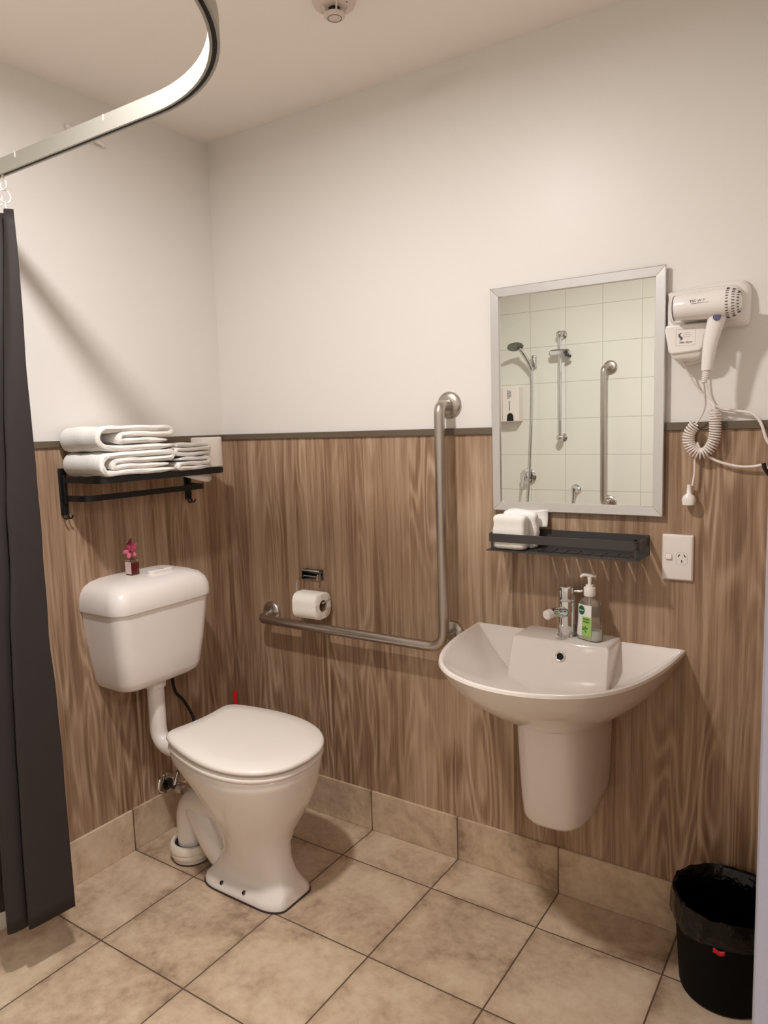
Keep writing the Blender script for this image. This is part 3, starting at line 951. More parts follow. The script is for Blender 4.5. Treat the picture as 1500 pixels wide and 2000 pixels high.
# ------------------------------------------------------------------ toilet roll holder with roll
t = thing('toilet_roll_holder', (0.42, 0.0, 0.88), 'chrome toilet roll holder on the wood panel above the grab rail', 'toilet roll holder')
bp = MB().box(0.372, 0.452, -P0 - 0.004, -P0, 0.862, 0.898)
bp.box(0.372, 0.452, -P0 - 0.022, -P0, 0.895, 0.898)
bp.box(0.372, 0.375, -P0 - 0.022, -P0, 0.862, 0.898)
obj('back_plate', bp, M['chrome_dark'], t, bevel=0.0008)
obj('cover_edge', MB().box(0.372, 0.452, -P0 - 0.024, -P0 - 0.020, 0.894, 0.899), M['chrome'], t, bevel=0.0006)
obj('pivot_rod', MB().tube([(0.374, -0.020, 0.876), (0.446, -0.020, 0.876)], 0.0028, 10), M['chrome'], t)
ek = MB().lathe([(0.0115, -0.003), (0.0125, 0.0), (0.0115, 0.003)], (0.444, -0.020, 0.874), 'X', 20)
obj('end_knob', ek, M['chrome'], t)
wire = fillet([(0.378, -0.020, 0.876), (0.378, -0.058, 0.866), (0.378, -0.066, 0.799), (0.496, -0.066, 0.799), (0.503, -0.030, 0.812)], 0.01, 4)
obj('wire_arm', MB().tube(wire, 0.0020, 8), M['chrome'], t)
rc = (0.438, -0.058, 0.787)
t = thing('toilet_roll', rc, 'white toilet roll hanging on the chrome holder', 'toilet roll')
def soft_roll(c, R, r, L):
    mb = MB()
    prof = [(0.0, -L / 2), (0.004, -L / 2 - 0.0), (0.004, L / 2)]
    seg = 56
    rings = []
    def ring(x, rad, sq):
        o = []
        for k in range(seg):
            a = 2 * PI * k / seg
            f = 1 + sq * (0.065 * math.cos(4 * a + PI))
            o.append(Vector((x, c[1] + rad * f * math.cos(a), c[2] + rad * f * math.sin(a))))
        return o
    x0, x1 = c[0] - L / 2, c[0] + L / 2
    rings = [ring(x0, r, 0), ring(x0, R - 0.004, 0.8), ring(x0 + 0.003, R, 1), ring(x1 - 0.003, R, 1), ring(x1, R - 0.004, 0.8), ring(x1, r, 0), ring(x0, r, 0)]
    return mb.loft(rings, False, False)
obj('paper', soft_roll(rc, 0.0475, 0.0205, 0.102), M['paper'], t)
obj('core', MB().lathe([(0.0205, -0.050), (0.0205, 0.050), (0.0195, 0.050), (0.0195, -0.050)], rc, 'X', 32, cap=False), M['card'], t)

# ------------------------------------------------------------------ basin
BX = 1.335
halfc = [(0.000, 0.2985), (0.10, 0.293), (0.19, 0.283), (0.27, 0.266), (0.335, 0.243), (0.39, 0.212), (0.435, 0.168), (0.468, 0.112), (0.486, 0.055), (0.4915, 0.0)]
front = [(BX - w_, -d) for d, w_ in halfc] + [(BX + w_, -d) for d, w_ in halfc[::-1][1:]]
fs = [(p.x, p.y) for p in spline([(x, y, 0) for x, y in front], 4)]
back = [(BX + 0.2985 - (0.597) * k / 24, 0.0) for k in range(1, 24)]
OUT = fs + back
bc = (BX, -0.215)
def bring(scale, z, c=bc, inset=0.0, zback=0.0, y0=-P0):
    o = []
    for x, y in OUT:
        dx, dy = x - c[0], y - c[1]
        L = math.hypot(dx, dy)
        s = scale * max(0.0, (L - inset)) / L
        o.append(Vector((c[0] + dx * s, min(y0, c[1] + dy * s), z + zback * max(0, (y + 0.1)))))
    return o
def under(f, z, hwx, yb, yf):
    """blend from the rim outline to the pedestal-top outline"""
    o = []
    for x, y in OUT:
        px = BX + (x - BX) / 0.2985 * hwx
        py = yb + (y / 0.4915) * (yb - yf) * -1 * -1 if False else yb - (-y / 0.4915) * (yb - yf)
        o.append(Vector((x + (px - x) * f, min(-P0, y + (py - y) * f), z)))
    return o
rings = [under(1.0, 0.590, 0.112, -P0, -0.232), under(0.93, 0.600, 0.112, -P0, -0.232), under(0.74, 0.624, 0.115, -P0, -0.235), under(0.50, 0.660, 0.118, -P0, -0.24), under(0.28, 0.698, 0.12, -P0, -0.24),
         under(0.12, 0.737, 0.12, -P0, -0.24), under(0.03, 0.769, 0.12, -P0, -0.24), under(0.0, 0.780, 0.12, -P0, -0.24), bring(1.0, 0.7865, inset=0.002), bring(1.0, 0.7885, inset=0.007), bring(1.0, 0.7870, inset=0.013),
         bring(1.0, 0.7815, inset=0.018), bring(0.93, 0.768, inset=0.018), bring(0.80, 0.742, inset=0.018), bring(0.62, 0.712, inset=0.018), bring(0.42, 0.686, inset=0.018), bring(0.25, 0.672, inset=0.018), bring(0.10, 0.668, inset=0.018)]
t = thing('wash_basin', (BX, 0.0, 0.30), 'white ceramic wall-hung wash basin with half pedestal on the wood panel', 'wash basin')
obj('basin', MB().loft(rings, True, True), M['ceramic'], t, angle=38)
# tap deck: raised block with slanted flanks going down into the bowl
def dk(z, x0, x1, yf):
    return [Vector((x, y, z)) for x, y in rrect((x0 + x1) / 2, (yf - P0) / 2, (x1 - x0) / 2, (abs(yf) - P0) / 2, 0.004, 3)]
deck = MB().loft([dk(0.672, 1.199, 1.474, -0.156), dk(0.70, 1.200, 1.473, -0.148), dk(0.750, 1.202, 1.471, -0.133), dk(0.792, 1.204, 1.470, -0.120), dk(0.7985, 1.207, 1.467, -0.117), dk(0.8010, 1.211, 1.463, -0.113)])
obj('tap_deck', deck, M['ceramic'], t, angle=45, bevel=0.003)
ovc = Vector((1.345, -0.1310, 0.7640))
ovn = Vector((0, -0.955, 0.30))
ov = obj('overflow_ring', MB().torus(ovc, ovn, 0.0110, 0.0024, 32, 8), M['chrome'], t)
obj('overflow_hole', MB().lathe([(0.0, 0.0016), (0.0100, 0.0016), (0.0105, -0.002)], ovc, ovn, 24), M['hole'], ov)
obj('drain', MB().lathe([(0.0, 0.669), (0.021, 0.669), (0.022, 0.6705), (0.016, 0.672), (0.0, 0.6715)], (BX, -0.235, 0.0), 'Z', 28), M['chrome'], t)
# half pedestal: U-shaped shell
def ush(z, hw, yf, zt=0.0):
    o = []
    n = 22
    for k in range(n + 1):
        a = PI * k / n
        ca, sa = math.cos(a), math.sin(a)
        x = BX - hw * math.copysign(abs(ca) ** 0.62, ca)
        y = -0.008 - (abs(yf) - 0.008) * abs(sa) ** 0.62
        o.append(Vector((x, y, z + zt * (1 - abs(y / yf)))))
    return o
ped = [ush(0.308, 0.086, -0.185, 0.055), ush(0.312, 0.098, -0.200, 0.055), ush(0.324, 0.103, -0.208, 0.05), ush(0.37, 0.105, -0.213, 0.03), ush(0.45, 0.108, -0.220, 0.01), ush(0.55, 0.111, -0.227), ush(0.612, 0.112, -0.230)]
obj('half_pedestal', MB().loft(ped, True, True), M['ceramic'], t, angle=50)
# ------------------------------------------------------------------ tap
tx, ty, tz = 1.3375, -0.056, 0.8005
t = thing('basin_tap', (tx, ty, tz), 'chrome mixer tap standing on the basin deck left of the soap bottle', 'tap')
obj('tap_body', MB().lathe([(0.0265, 0.0005), (0.0265, 0.003), (0.0245, 0.005), (0.0240, 0.098), (0.0235, 0.099)], (tx, ty, tz), 'Z', 36), M['chrome'], t)
sp = spline([(tx, ty - 0.010, tz + 0.066), (tx - 0.006, ty - 0.035, tz + 0.074), (tx - 0.014, ty - 0.062, tz + 0.078), (tx - 0.022, ty - 0.082, tz + 0.077)], 5)
obj('spout', MB().tube(sp, [0.0150] * 5 + [0.0130] * 5 + [0.0120] * 6, 20), M['chrome'], t)
obj('spout_tip', MB().lathe([(0.0125, -0.004), (0.0128, 0.0), (0.0128, 0.012), (0.010, 0.015), (0.0, 0.015)], (tx - 0.020, ty - 0.078, tz + 0.077), (-0.35, -0.92, -0.15), 20), M['plastic'], t, label='whitish spout end')
cap = obj('handle_cap', MB().lathe([(0.0238, 0.100), (0.0242, 0.102), (0.0242, 0.136), (0.0225, 0.139), (0.0, 0.140)], (tx, ty, tz), 'Z', 36), M['chrome'], t)
lv = MB().loft([[Vector((tx + u, ty + dy * wd, tz + 0.128 + dz + 0.003 * (u > 0.04))) for dy, dz in ((-1, -0.003), (1, -0.003), (1, 0.003), (-1, 0.003))] for u, wd in ((0.015, 0.010), (0.028, 0.009), (0.040, 0.007), (0.046, 0.006))])
obj('lever', lv, M['chrome'], t, bevel=0.0015)

# ------------------------------------------------------------------ soap bottle
px_, py_, pz_ = 1.403, -0.066, 0.8012
t = thing('soap_bottle', (px_, py_, pz_), 'clear pump soap bottle with green and white label on the basin deck', 'soap bottle')
ang = math.radians(-22)      # label turned towards the doorway
def bl(u, v, z):             # u across the label, v towards the front
    return Vector((px_ + u * math.cos(ang) + v * math.sin(ang) * 1.0, py_ + u * math.sin(ang) - v * math.cos(ang), pz_ + z))
def bring2(z, hu, hv, n=40, p=2.7):
    o = []
    for k in range(n):
        a = 2 * PI * k / n
        c, s = math.cos(a), math.sin(a)
        o.append(bl(hu * math.copysign(abs(c) ** (2 / p), c), hv * math.copysign(abs(s) ** (2 / p), s), z))
    return o
prof = [(0.0008, 0.034, 0.017), (0.003, 0.0365, 0.0195), (0.020, 0.0365, 0.0200), (0.045, 0.0335, 0.0190), (0.070, 0.0325, 0.0185), (0.090, 0.0330, 0.0180), (0.102, 0.0310, 0.0165), (0.110, 0.0235, 0.0150), (0.114, 0.0130, 0.0125), (0.122, 0.0120, 0.0120)]
obj('bottle', MB().loft([bring2(z, a, b) for z, a, b in prof]), M['bottle'], t, angle=60)
obj('soap', MB().loft([bring2(z, a - 0.0018, b - 0.0018) for z, a, b in [(0.003, 0.0345, 0.0185), (0.020, 0.0365, 0.0200), (0.030, 0.0350, 0.0195)]]), M['soap'], t, label='milky liquid soap')
lab = MB()
def lab_patch(u0, u1, z0, z1, off, shape=None):
    rows = []
    for i in range(9):
        z = z0 + (z1 - z0) * i / 8
        # local half sizes of the bottle at this height
        for (za, ha, va), (zb, hb, vb) in zip(prof, prof[1:]):
            if za <= z <= zb:
                f = (z - za) / (zb - za)
                hu, hv = ha + (hb - ha) * f, va + (vb - va) * f
        row = []
        for j in range(13):
            u = u0 + (u1 - u0) * j / 12
            if shape:
                u = shape(u, (z - z0) / (z1 - z0))
            uu = min(0.97, abs(u) / hu)
            v = hv * (1 - uu ** 2.7) ** (1 / 2.7)
            row.append(bl(u, v + off, z))
        rows.append(row)
    return MB().loft(rows, False, False, closed=False)
# white label, green lower-right part, darker oval badge
obj('label', lab_patch(-0.031, 0.0195, 0.012, 0.097, 0.0006), M['label_white'], t)
obj('label_panel', lab_patch(-0.009, 0.0205, 0.012, 0.066, 0.0010), M['label_green'], t, label='bright green lower label panel')
ob = MB()
n = 28
def surf(u, z, off):
    for (za, ha, va), (zb, hb, vb) in zip(prof, prof[1:]):
        if za <= z <= zb:
            f = (z - za) / (zb - za)
            hu, hv = ha + (hb - ha) * f, va + (vb - va) * f
    uu = min(0.97, abs(u) / hu)
    return bl(u, hv * (1 - uu ** 2.7) ** (1 / 2.7) + off, z)
cpt = [surf(-0.012, 0.082, 0.0012)]
ringp = [surf(-0.012 + 0.0112 * math.cos(2 * PI * k / n), 0.082 + 0.0125 * math.sin(2 * PI * k / n), 0.0012) for k in range(n)]
ob.add(cpt + ringp, [(0, 1 + k, 1 + (k + 1) % n) for k in range(n)])
bd_ = obj('label_badge', ob, M['label_dark'], t, label='dark green oval badge')
ru = (bl(1, 0, 0) - bl(0, 0, 0))
obj('badge_lettering', text_mb('Dettol', 0.0062, surf(-0.012, 0.082, 0.0020), ru, (0.0, 0, 1)), M['label_white'], bd_)
obj('label_lettering', text_mb('HAND\nWASH', 0.0072, surf(0.005, 0.056, 0.0020), ru, (0, 0, 1)), M['leaf'], t)
lf = MB()
for a, L in ((0.4, 0.013), (1.2, 0.011), (2.5, 0.012), (3.4, 0.010), (5.3, 0.012)):
    c0 = Vector((0.000, 0.032))
    d = Vector((math.cos(a), math.sin(a)))
    e = Vector((-d.y, d.x))
    q = [c0, c0 + d * L * 0.5 + e * 0.0022, c0 + d * L, c0 + d * L * 0.5 - e * 0.0022]
    lf.add([surf(w_.x, w_.y, 0.0016) for w_ in q], [(0, 1, 2, 3)])
obj('label_leaves', lf, M['leaf'], t, smooth=False)
obj('collar', MB().lathe([(0.0150, 0.120), (0.0158, 0.122), (0.0158, 0.142), (0.0145, 0.144), (0.0110, 0.144), (0.0105, 0.150)], (px_, py_, pz_), 'Z', 28), M['plastic'], t)
ph = obj('pump_head', MB().tube([(px_, py_, pz_ + 0.149), (px_, py_, pz_ + 0.172)], [0.0045, 0.0065], 16), M['plastic'], t)
nz = spline([(px_ + 0.016, py_ + 0.004, pz_ + 0.173), (px_, py_, pz_ + 0.1755), (px_ - 0.014, py_ - 0.006, pz_ + 0.176), (px_ - 0.022, py_ - 0.010, pz_ + 0.170)], 5)
obj('nozzle', MB().tube(nz, [0.0035] * 3 + [0.0055] * 5 + [0.0045] * 4 + [0.0035] * 4, 12), M['plastic'], ph)
obj('dip_tube', MB().tube([(px_, py_, pz_ + 0.006), (px_, py_, pz_ + 0.12)], 0.0018, 8), M['nylon'], t)

# ------------------------------------------------------------------ shelf under the mirror
x0s, x1s, ys = 1.128, 1.540, -0.112
zb = 1.031
t = thing('wall_shelf', ((x0s + x1s) / 2, 0.0, zb), 'dark grey slotted metal shelf under the mirror', 'shelf')
tray = MB()
th = 0.0022
ya, yb_ = -P0, ys
slots = [1.165 + 0.0345 * k for k in range(11)]
sw = 0.0048
ys0, ys1 = ys + 0.018, -0.026
tray.box(x0s - 0.004, x1s, ys, ys0, zb, zb + th)
tray.box(x0s - 0.004, x1s, ys1, ya, zb, zb + th)
edges = [x0s - 0.004] + [e for s in slots for e in (s - sw / 2, s + sw / 2)] + [x1s]
for a, b in zip(edges[::2], edges[1::2]):
    tray.box(a, b, ys0, ys1, zb, zb + th)
obj('tray', tray, M['darkgrey'], t, smooth=False)
obj('back_plate', MB().box(x0s + 0.004, x1s, -P0 - 0.003, -P0, zb, zb + 0.052), M['darkgrey'], t, bevel=0.0008)
gp = fillet([(x0s + 0.004, -P0, zb + 0.037), (x0s + 0.004, ys + 0.004, zb + 0.037), (x1s - 0.002, ys + 0.004, zb + 0.037), (x1s - 0.002, -P0, zb + 0.037)], [0.005, 0.016], 6)
obj('guard_rail', band(gp, 0.0024, 0.023), M['darkgrey'], t, angle=30)
for xx in (x0s + 0.012, x1s - 0.010):
    obj('post', MB().box(xx - 0.003, xx + 0.003, ys + 0.005, ys + 0.008, zb, zb + 0.036), M['darkgrey'], t)
obj('fixing_screw', MB().lathe([(0.005, 0), (0.004, 0.003), (0.0, 0.0035)], (1.505, -P0 - 0.003, zb + 0.034), (0, -1, 0), 14), M['black'], t)

# hand towels standing on that shelf
def folded_slab(x0, x1, y0, y1, z0, z1, seed, bulge=0.006, lean=0.0):
    n = 10
    rings = []
    for i in range(13):
        v = i / 12
        z = z0 + (z1 - z0) * v
        e = min(v, 1 - v)
        sh = 0.010 * max(0.0, 1 - e * 9) ** 1.6
        cx, cy = (x0 + x1) / 2, (y0 + y1) / 2
        hx, hy = (x1 - x0) / 2 - sh * 0.6, (y1 - y0) / 2 - sh
        ring = []
        for x, y in rrect(cx, cy, hx, hy, 0.010, 5):
            q = noise.noise(Vector((x * 22 + seed, y * 22, z * 30)))
            crease = -0.004 * math.exp(-((v - 0.28) / 0.05) ** 2) - 0.003 * math.exp(-((v - 0.70) / 0.07) ** 2)
            rr = Vector((x - cx, y - cy, 0)).normalized() * (0.003 * q + crease)
            ring.append(Vector((x + rr.x, y + rr.y + lean * v, z + 0.003 * q * (v > 0.8))))
        rings.append(ring)
    return MB().loft(rings)
tag(obj('hand_towel', folded_slab(1.138, 1.234, -0.104, -0.062, zb + th, 1.134, 2.0), M['towel'], angle=180, subsurf=1, loc=(1.186, -0.083, zb + th)), 'front folded white hand towel standing at the left end of the slotted shelf', 'towel', 'hand towels on the slotted shelf')
tag(obj('hand_towel', folded_slab(1.150, 1.252, -0.060, -0.030, zb + th, 1.140, 8.0), M['towel'], angle=180, subsurf=1, loc=(1.20, -0.045, zb + th)), 'rear folded white hand towel standing behind another on the slotted shelf', 'towel', 'hand towels on the slotted shelf')
flp = []
for i in range(9):
    v = i / 8
    flp.append([Vector((1.152 + 0.118 * u / 8, -0.026 + 0.010 * math.sin(v * 2) - 0.004 * v, zb + 0.060 + 0.048 * v + 0.002 * math.sin(u))) for u in range(9)])
tag(obj('face_cloth', MB().loft(flp, False, False, closed=False), M['towel'], solid=0.003, loc=(1.2, -0.03, zb + 0.06)), 'thin white face cloth tucked between the mirror and the folded hand towels', 'cloth')

# ------------------------------------------------------------------ mirror
mx0, mx1, mz0, mz1 = 1.1035, 1.5755, 1.1335, 1.7560
t = thing('wall_mirror', ((mx0 + mx1) / 2, 0, mz0), 'rectangular mirror in a mitred aluminium frame above the slotted shelf', 'mirror')
fw, fd, fb = 0.0265, -0.020, -0.0115
obj('mirror_glass', MB().box(mx0 + fw - 0.004, mx1 - fw + 0.004, -0.0150, fb, mz0 + fw - 0.004, mz1 - fw + 0.004), M['mirror'], t, smooth=False)
def member(a, b, ai, bi):
    """mitred member: a,b outer corners, ai,bi inner corners (x, z)"""
    mb = MB()
    ys_ = (fb, fd, -0.0165)
    sec = []
    for o, i in ((a, ai), (b, bi)):
        o = Vector((o[0], 0, o[1]))
        i = Vector((i[0], 0, i[1]))
        sec.append([Vector((o.x, fb, o.z)), Vector((o.x, fd, o.z)), Vector((o.x + (i.x - o.x) * 0.08, fd - 0.0015, o.z + (i.z - o.z) * 0.08)), Vector((o.x + (i.x - o.x) * 0.90, fd - 0.0005, o.z + (i.z - o.z) * 0.90)), Vector((i.x, -0.0158, i.z)), Vector((i.x, fb, i.z))])
    return mb.loft(sec)
oc = [(mx0, mz0), (mx1, mz0), (mx1, mz1), (mx0, mz1)]
ic = [(mx0 + fw, mz0 + fw), (mx1 - fw, mz0 + fw), (mx1 - fw, mz1 - fw), (mx0 + fw, mz1 - fw)]
for k in range(4):
    j = (k + 1) % 4
    obj('frame_member', member(oc[k], oc[j], ic[k], ic[j]), M['alu'], t, angle=20)
M['sealant'] = simple('mirror_corner_adhesive', (170, 150, 110), 0.7)
for k in range(4):
    a, b = Vector((oc[k][0], fd - 0.0012, oc[k][1])), Vector((ic[k][0], fd + 0.0028, ic[k][1]))
    obj('corner_joint', MB().tube([a, a.lerp(b, 0.85) - Vector((0, 0.002, 0)), b - Vector((0, 0.0006, 0))], 0.0010, 6), M['sealant'], t)
obj('backing', MB().box(mx0 + 0.004, mx1 - 0.004, fb, -0.0, WT, mz1 - 0.004).box(mx0 + 0.004, mx1 - 0.004, fb, -0.0112, mz0 + 0.004, WT), M['rubber'], t, smooth=False)

# ------------------------------------------------------------------ hair dryer and its wall cradle
t = thing('hair_dryer', (1.70, -0.085, 1.49), 'white hair dryer with coiled cord in its wall cradle right of the mirror', 'hair dryer')
by, bz = -0.092, 1.638
ax = Vector((1, 0.0, 0.0))
obj('barrel', MB().lathe([(0.0275, -0.002), (0.0285, 0.0), (0.0295, 0.03), (0.0315, 0.075), (0.0325, 0.108), (0.0320, 0.112)], (1.614, by, bz), 'X', 40), M['grey_white'], t, angle=60)
obj('nozzle_rim', MB().torus((1.6125, by, bz), 'X', 0.0275, 0.0016, 36, 8), M['ink'], t)
gr = obj('rear_grille', MB().lathe([(0.0325, 0.112), (0.0318, 0.120), (0.0280, 0.130), (0.020, 0.138), (0.009, 0.1415), (0.0, 0.142)], (1.614, by, bz), 'X', 40), M['grey_white'], t, angle=60)
vs_ = MB()
for r_i, (rr, hh, m_) in enumerate(((0.0326, 0.1145, 30), (0.0300, 0.1265, 28), (0.0235, 0.1355, 20))):
    for k in range(m_):
        a = 2 * PI * k / m_ + 0.15 * r_i
        d = Vector((0, math.cos(a), math.sin(a)))
        p = Vector((1.614 + hh, by, bz)) + d * rr
        vs_.tube([p + Vector((-0.0030, 0, 0)) + d * (0.0008 if r_i == 0 else 0.0006), p + Vector((0.0030, 0, 0)) - d * (0.0004 if r_i == 0 else 0.0014)], 0.00085, 6)
obj('vent_slots', vs_, M['rubber'], gr)
hs = []
for u in range(13):
    v = u / 12
    c = Vector((1.7075 - 0.0225 * v - 0.004 * math.sin(PI * v), by, bz - 0.022 - 0.126 * v))
    w_ = 0.0215 - 0.0095 * v ** 0.85
    dpt = 0.0175 - 0.006 * v
    hs.append([c + Vector((w_ * math.cos(2 * PI * k / 28), dpt * math.sin(2 * PI * k / 28), 0)) for k in range(28)])
obj('handle', MB().loft(hs), M['grey_white'], t, angle=60)
rl = []
for k in range(15):
    v = k / 14
    rl.append((0.0095 - 0.0045 * v + (0.0012 if k % 2 else -0.0008), 0.030 * v))
obj('strain_relief', MB().lathe(rl, (1.685, by, bz - 0.147), (-0.22, 0, -1), 18), M['grey_white'], t, angle=60)
bdg = MB()
cb = Vector((1.7075, by - 0.0182, bz - 0.030))
bdg.lathe([(0.0, 0.0015), (0.0075, 0.0012), (0.0088, 0.0)], cb, (0, -1, 0.05), 24)
obj('badge', bdg, M['badge'], t, label='small oval chrome badge')
bup = (0, 0.0, 1)
obj('barrel_lettering', text_mb('TSC W P W', 0.0085, (1.672, by - 0.0298, bz + 0.0085), (1, 0, 0), (0, 0.28, 1), 0.0003), M['ink'], t)
obj('barrel_line', MB().tube([(1.654, by - 0.0302, bz + 0.0030), (1.692, by - 0.0312, bz + 0.0032)], 0.0005, 6), M['ink'], t)
# cradle
t2 = thing('dryer_cradle', (1.66, 0.0, 1.51), 'white wall cradle of the hair dryer with a square box and printed label', 'hair dryer holder')
def plate(y, d):
    pts = [(1.581 + d, 1.595), (1.581 + d, 1.672 - d), (1.595 + d, 1.690 - d), (1.735 - d, 1.698 - d), (1.757 - d, 1.688 - d), (1.764 - d, 1.668 - d), (1.762 - d, 1.606 + d), (1.752 - d, 1.592 + d), (1.70, 1.588 + d), (1.672 - d, 1.53 + d), (1.655, 1.515 + d), (1.615, 1.510 + d), (1.590 + d, 1.540 + d)]
    return [Vector((x, y, z)) for x, z in [(p.x, p.y) for p in spline([(a, b, 0) for a, b in pts], 4, True)]]
obj('wall_plate', MB().loft([plate(0.0, 0.0), plate(-0.016, 0.0), plate(-0.026, 0.004), plate(-0.030, 0.010)]), M['grey_white'], t2, angle=40)
def plate2(y, d):
    return [Vector((x, y, z)) for x, z in rrect(1.668, 1.645, 0.078 - d, 0.041 - d, 0.018)]
obj('cradle_shell', MB().loft([plate2(-0.026, 0.0), plate2(-0.048, 0.001), plate2(-0.056, 0.006)]), M['grey_white'], t2, angle=40)
def boxring(y, dx=0.0, dz=0.0):
    pts = [(1.589, 1.603), (1.678, 1.603), (1.683, 1.598), (1.672, 1.545), (1.666, 1.538), (1.602, 1.534), (1.595, 1.540), (1.586, 1.592)]
    cx, cz = 1.634, 1.57
    return [Vector((cx + (x - cx) * (1 - dx), y, cz + (z - cz) * (1 - dz) )) for x, z in pts]
bxo = obj('front_box', MB().loft([boxring(-0.025), boxring(-0.070), boxring(-0.0735, 0.04, 0.04)]), M['grey_white'], t2, bevel=0.003, seg=3, angle=40)
bt_ = MB().loft([[Vector((x, y, z)) for x, y in rrect(1.634, -0.042, hx, hy, 0.006)] for z, hx, hy in ((1.518, 0.022, 0.016), (1.528, 0.034, 0.024), (1.542, 0.038, 0.027))])
obj('box_underside', bt_, M['grey_white'], t2, angle=60)
yl_ = -0.0738
frm = MB()
for a, b in (((1.612, 1.591), (1.655, 1.591)), ((1.655, 1.591), (1.655, 1.553)), ((1.655, 1.553), (1.612, 1.553)), ((1.612, 1.553), (1.612, 1.591))):
    frm.tube([(a[0], yl_, a[1]), (b[0], yl_, b[1])], 0.00035, 5)
obj('label_border', frm, M['detector'], bxo)
lg = MB()
sw_ = spline([(1.624, 0, 1.583), (1.619, 0, 1.578), (1.622, 0, 1.573), (1.6255, 0, 1.570), (1.621, 0, 1.566)], 4)
lg.tube([(p.x, yl_, p.z) for p in sw_], [0.0006 + 0.0018 * math.sin(PI * i / (len(sw_) - 1)) for i in range(len(sw_))], 8)
obj('label_logo', lg, M['ink'], bxo)
tl = text_mb('Hair dryer', 0.0068, (1.634, yl_, 1.5605), (1, 0, 0), (0, 0, 1), shear=0.25)
obj('label_lettering', tl, M['ink'], bxo)
ln = MB()
for z_, x_a, x_b in ((1.582, 1.629, 1.643), (1.5775, 1.629, 1.647), (1.573, 1.629, 1.645)):
    ln.tube([(x_a, yl_, z_), (x_b, yl_, z_)], 0.0005, 5)
obj('label_lines', ln, M['detector'], bxo)
M['copper'] = simple('red_brown_contact', (120, 50, 28), 0.4)
obj('contact_strip', MB().box(1.6845, 1.6885, -0.068, -0.030, 1.545, 1.600), M['copper'], t2, bevel=0.001, label='dark red strip beside the box')

# cords: coiled lead, plug lead, lead running right
def coil(path, R, turns, r, name_seg=14):
    P = spline(path, 30)
    L = [0]
    for a, b in zip(P, P[1:]):
        L.append(L[-1] + (b - a).length)
    tot = L[-1]
    N = turns * 14
    out = []
    idx = 0
    for i in range(N + 1):
        s_ = tot * i / N
        while idx < len(L) - 2 and L[idx + 1] < s_:
            idx += 1
        f = (s_ - L[idx]) / max(1e-9, L[idx + 1] - L[idx])
        p = P[idx].lerp(P[idx + 1], f)
        T = (P[idx + 1] - P[idx]).normalized()
        Nn = Vector((0, -1, 0))
        B = T.cross(Nn).normalized()
        a = 2 * PI * turns * i / N
        rr = R * min(1, 0.4 + i / 8, 0.4 + (N - i) / 8)
        out.append(p + (Nn * math.sin(a) + B * math.cos(a)) * rr)
    return out
cy = -0.026
c_ = coil([(1.692, cy, 1.400), (1.695, cy, 1.360), (1.692, cy, 1.325), (1.680, cy, 1.302), (1.664, cy, 1.294), (1.647, cy, 1.302), (1.636, cy, 1.322), (1.637, cy, 1.346), (1.650, cy, 1.366)], 0.0125, 34, 0.0021)
obj('coiled_lead', MB().tube(c_, 0.0022, 6), M['cord'], t)
obj('upper_lead', MB().tube(spline([(1.679, by, 1.462), (1.679, -0.075, 1.440), (1.676, -0.050, 1.410), (1.664, -0.032, 1.385), (1.650, -0.026, 1.366)], 6), 0.0022, 8), M['cord'], t)
obj('box_lead', MB().tube(spline([(1.620, -0.040, 1.520), (1.634, -0.024, 1.485), (1.652, -0.016, 1.452), (1.672, -0.014, 1.428), (1.690, -0.024, 1.410), (1.692, -0.026, 1.398)], 6), 0.0026, 8), M['cord'], t2)
obj('second_lead', MB().tube(spline([(1.664, -0.030, 1.520), (1.668, -0.016, 1.480), (1.676, -0.012, 1.440), (1.690, -0.012, 1.412)], 6), 0.0022, 8), M['cord'], t2)
pl = MB().tube(spline([(1.656, -0.024, 1.322), (1.650, -0.022, 1.285), (1.649, -0.022, 1.245), (1.645, -0.022, 1.215)], 6), 0.0026, 8)
obj('plug_lead', pl, M['cord'], t)
pg = obj('plug', MB().loft([[Vector((1.638 + a, -0.024 + b, z)) for a, b in rrect(0, 0, hx, hy, min(hx, hy) * 0.8, 4)] for z, hx, hy in ((1.166, 0.008, 0.009), (1.168, 0.015, 0.013), (1.180, 0.0165, 0.014), (1.190, 0.013, 0.012), (1.196, 0.006, 0.006), (1.218, 0.0045, 0.0045))]), M['plastic'], t, angle=50)
for dx, dr in ((-0.006, 0.4), (0.006, -0.4)):
    obj('plug_pin', MB().box(1.636 + dx - 0.003, 1.636 + dx + 0.003, -0.020, -0.005, 1.176, 1.178), M['chrome'], pg)
obj('supply_lead', MB().tube(spline([(1.692, -0.022, 1.409), (1.712, -0.016, 1.400), (1.745, -0.015, 1.394), (1.772, -0.016, 1.388), (1.792, -0.018, 1.366), (1.806, -0.020, 1.325), (1.825, -0.020, 1.30), (1.836, -0.02, 1.28), (1.822, -0.03, 1.262), (1.810, -0.032, 1.262)], 7), 0.0036, 10), M['cord'], t2)
obj('lead_to_hook', MB().tube(spline([(1.655, -0.024, 1.318), (1.668, -0.022, 1.296), (1.700, -0.020, 1.276), (1.742, -0.020, 1.264), (1.775, -0.022, 1.263), (1.801, -0.028, 1.268)], 7), 0.0034, 10), M['cord'], t)
t = thing('wall_hook', (1.834, 0.0, 1.25), 'small black wall hook holding the white cord at the right edge', 'hook')
obj('hook_plate', MB().box(1.826, 1.846, -0.010, -P0, 1.225, 1.285), M['black'], t, bevel=0.003)
obj('hook_arm', MB().tube(spline([(1.834, -0.008, 1.240), (1.820, -0.024, 1.240), (1.806, -0.032, 1.258), (1.802, -0.033, 1.272)], 6), 0.0048, 10), M['black'], t)

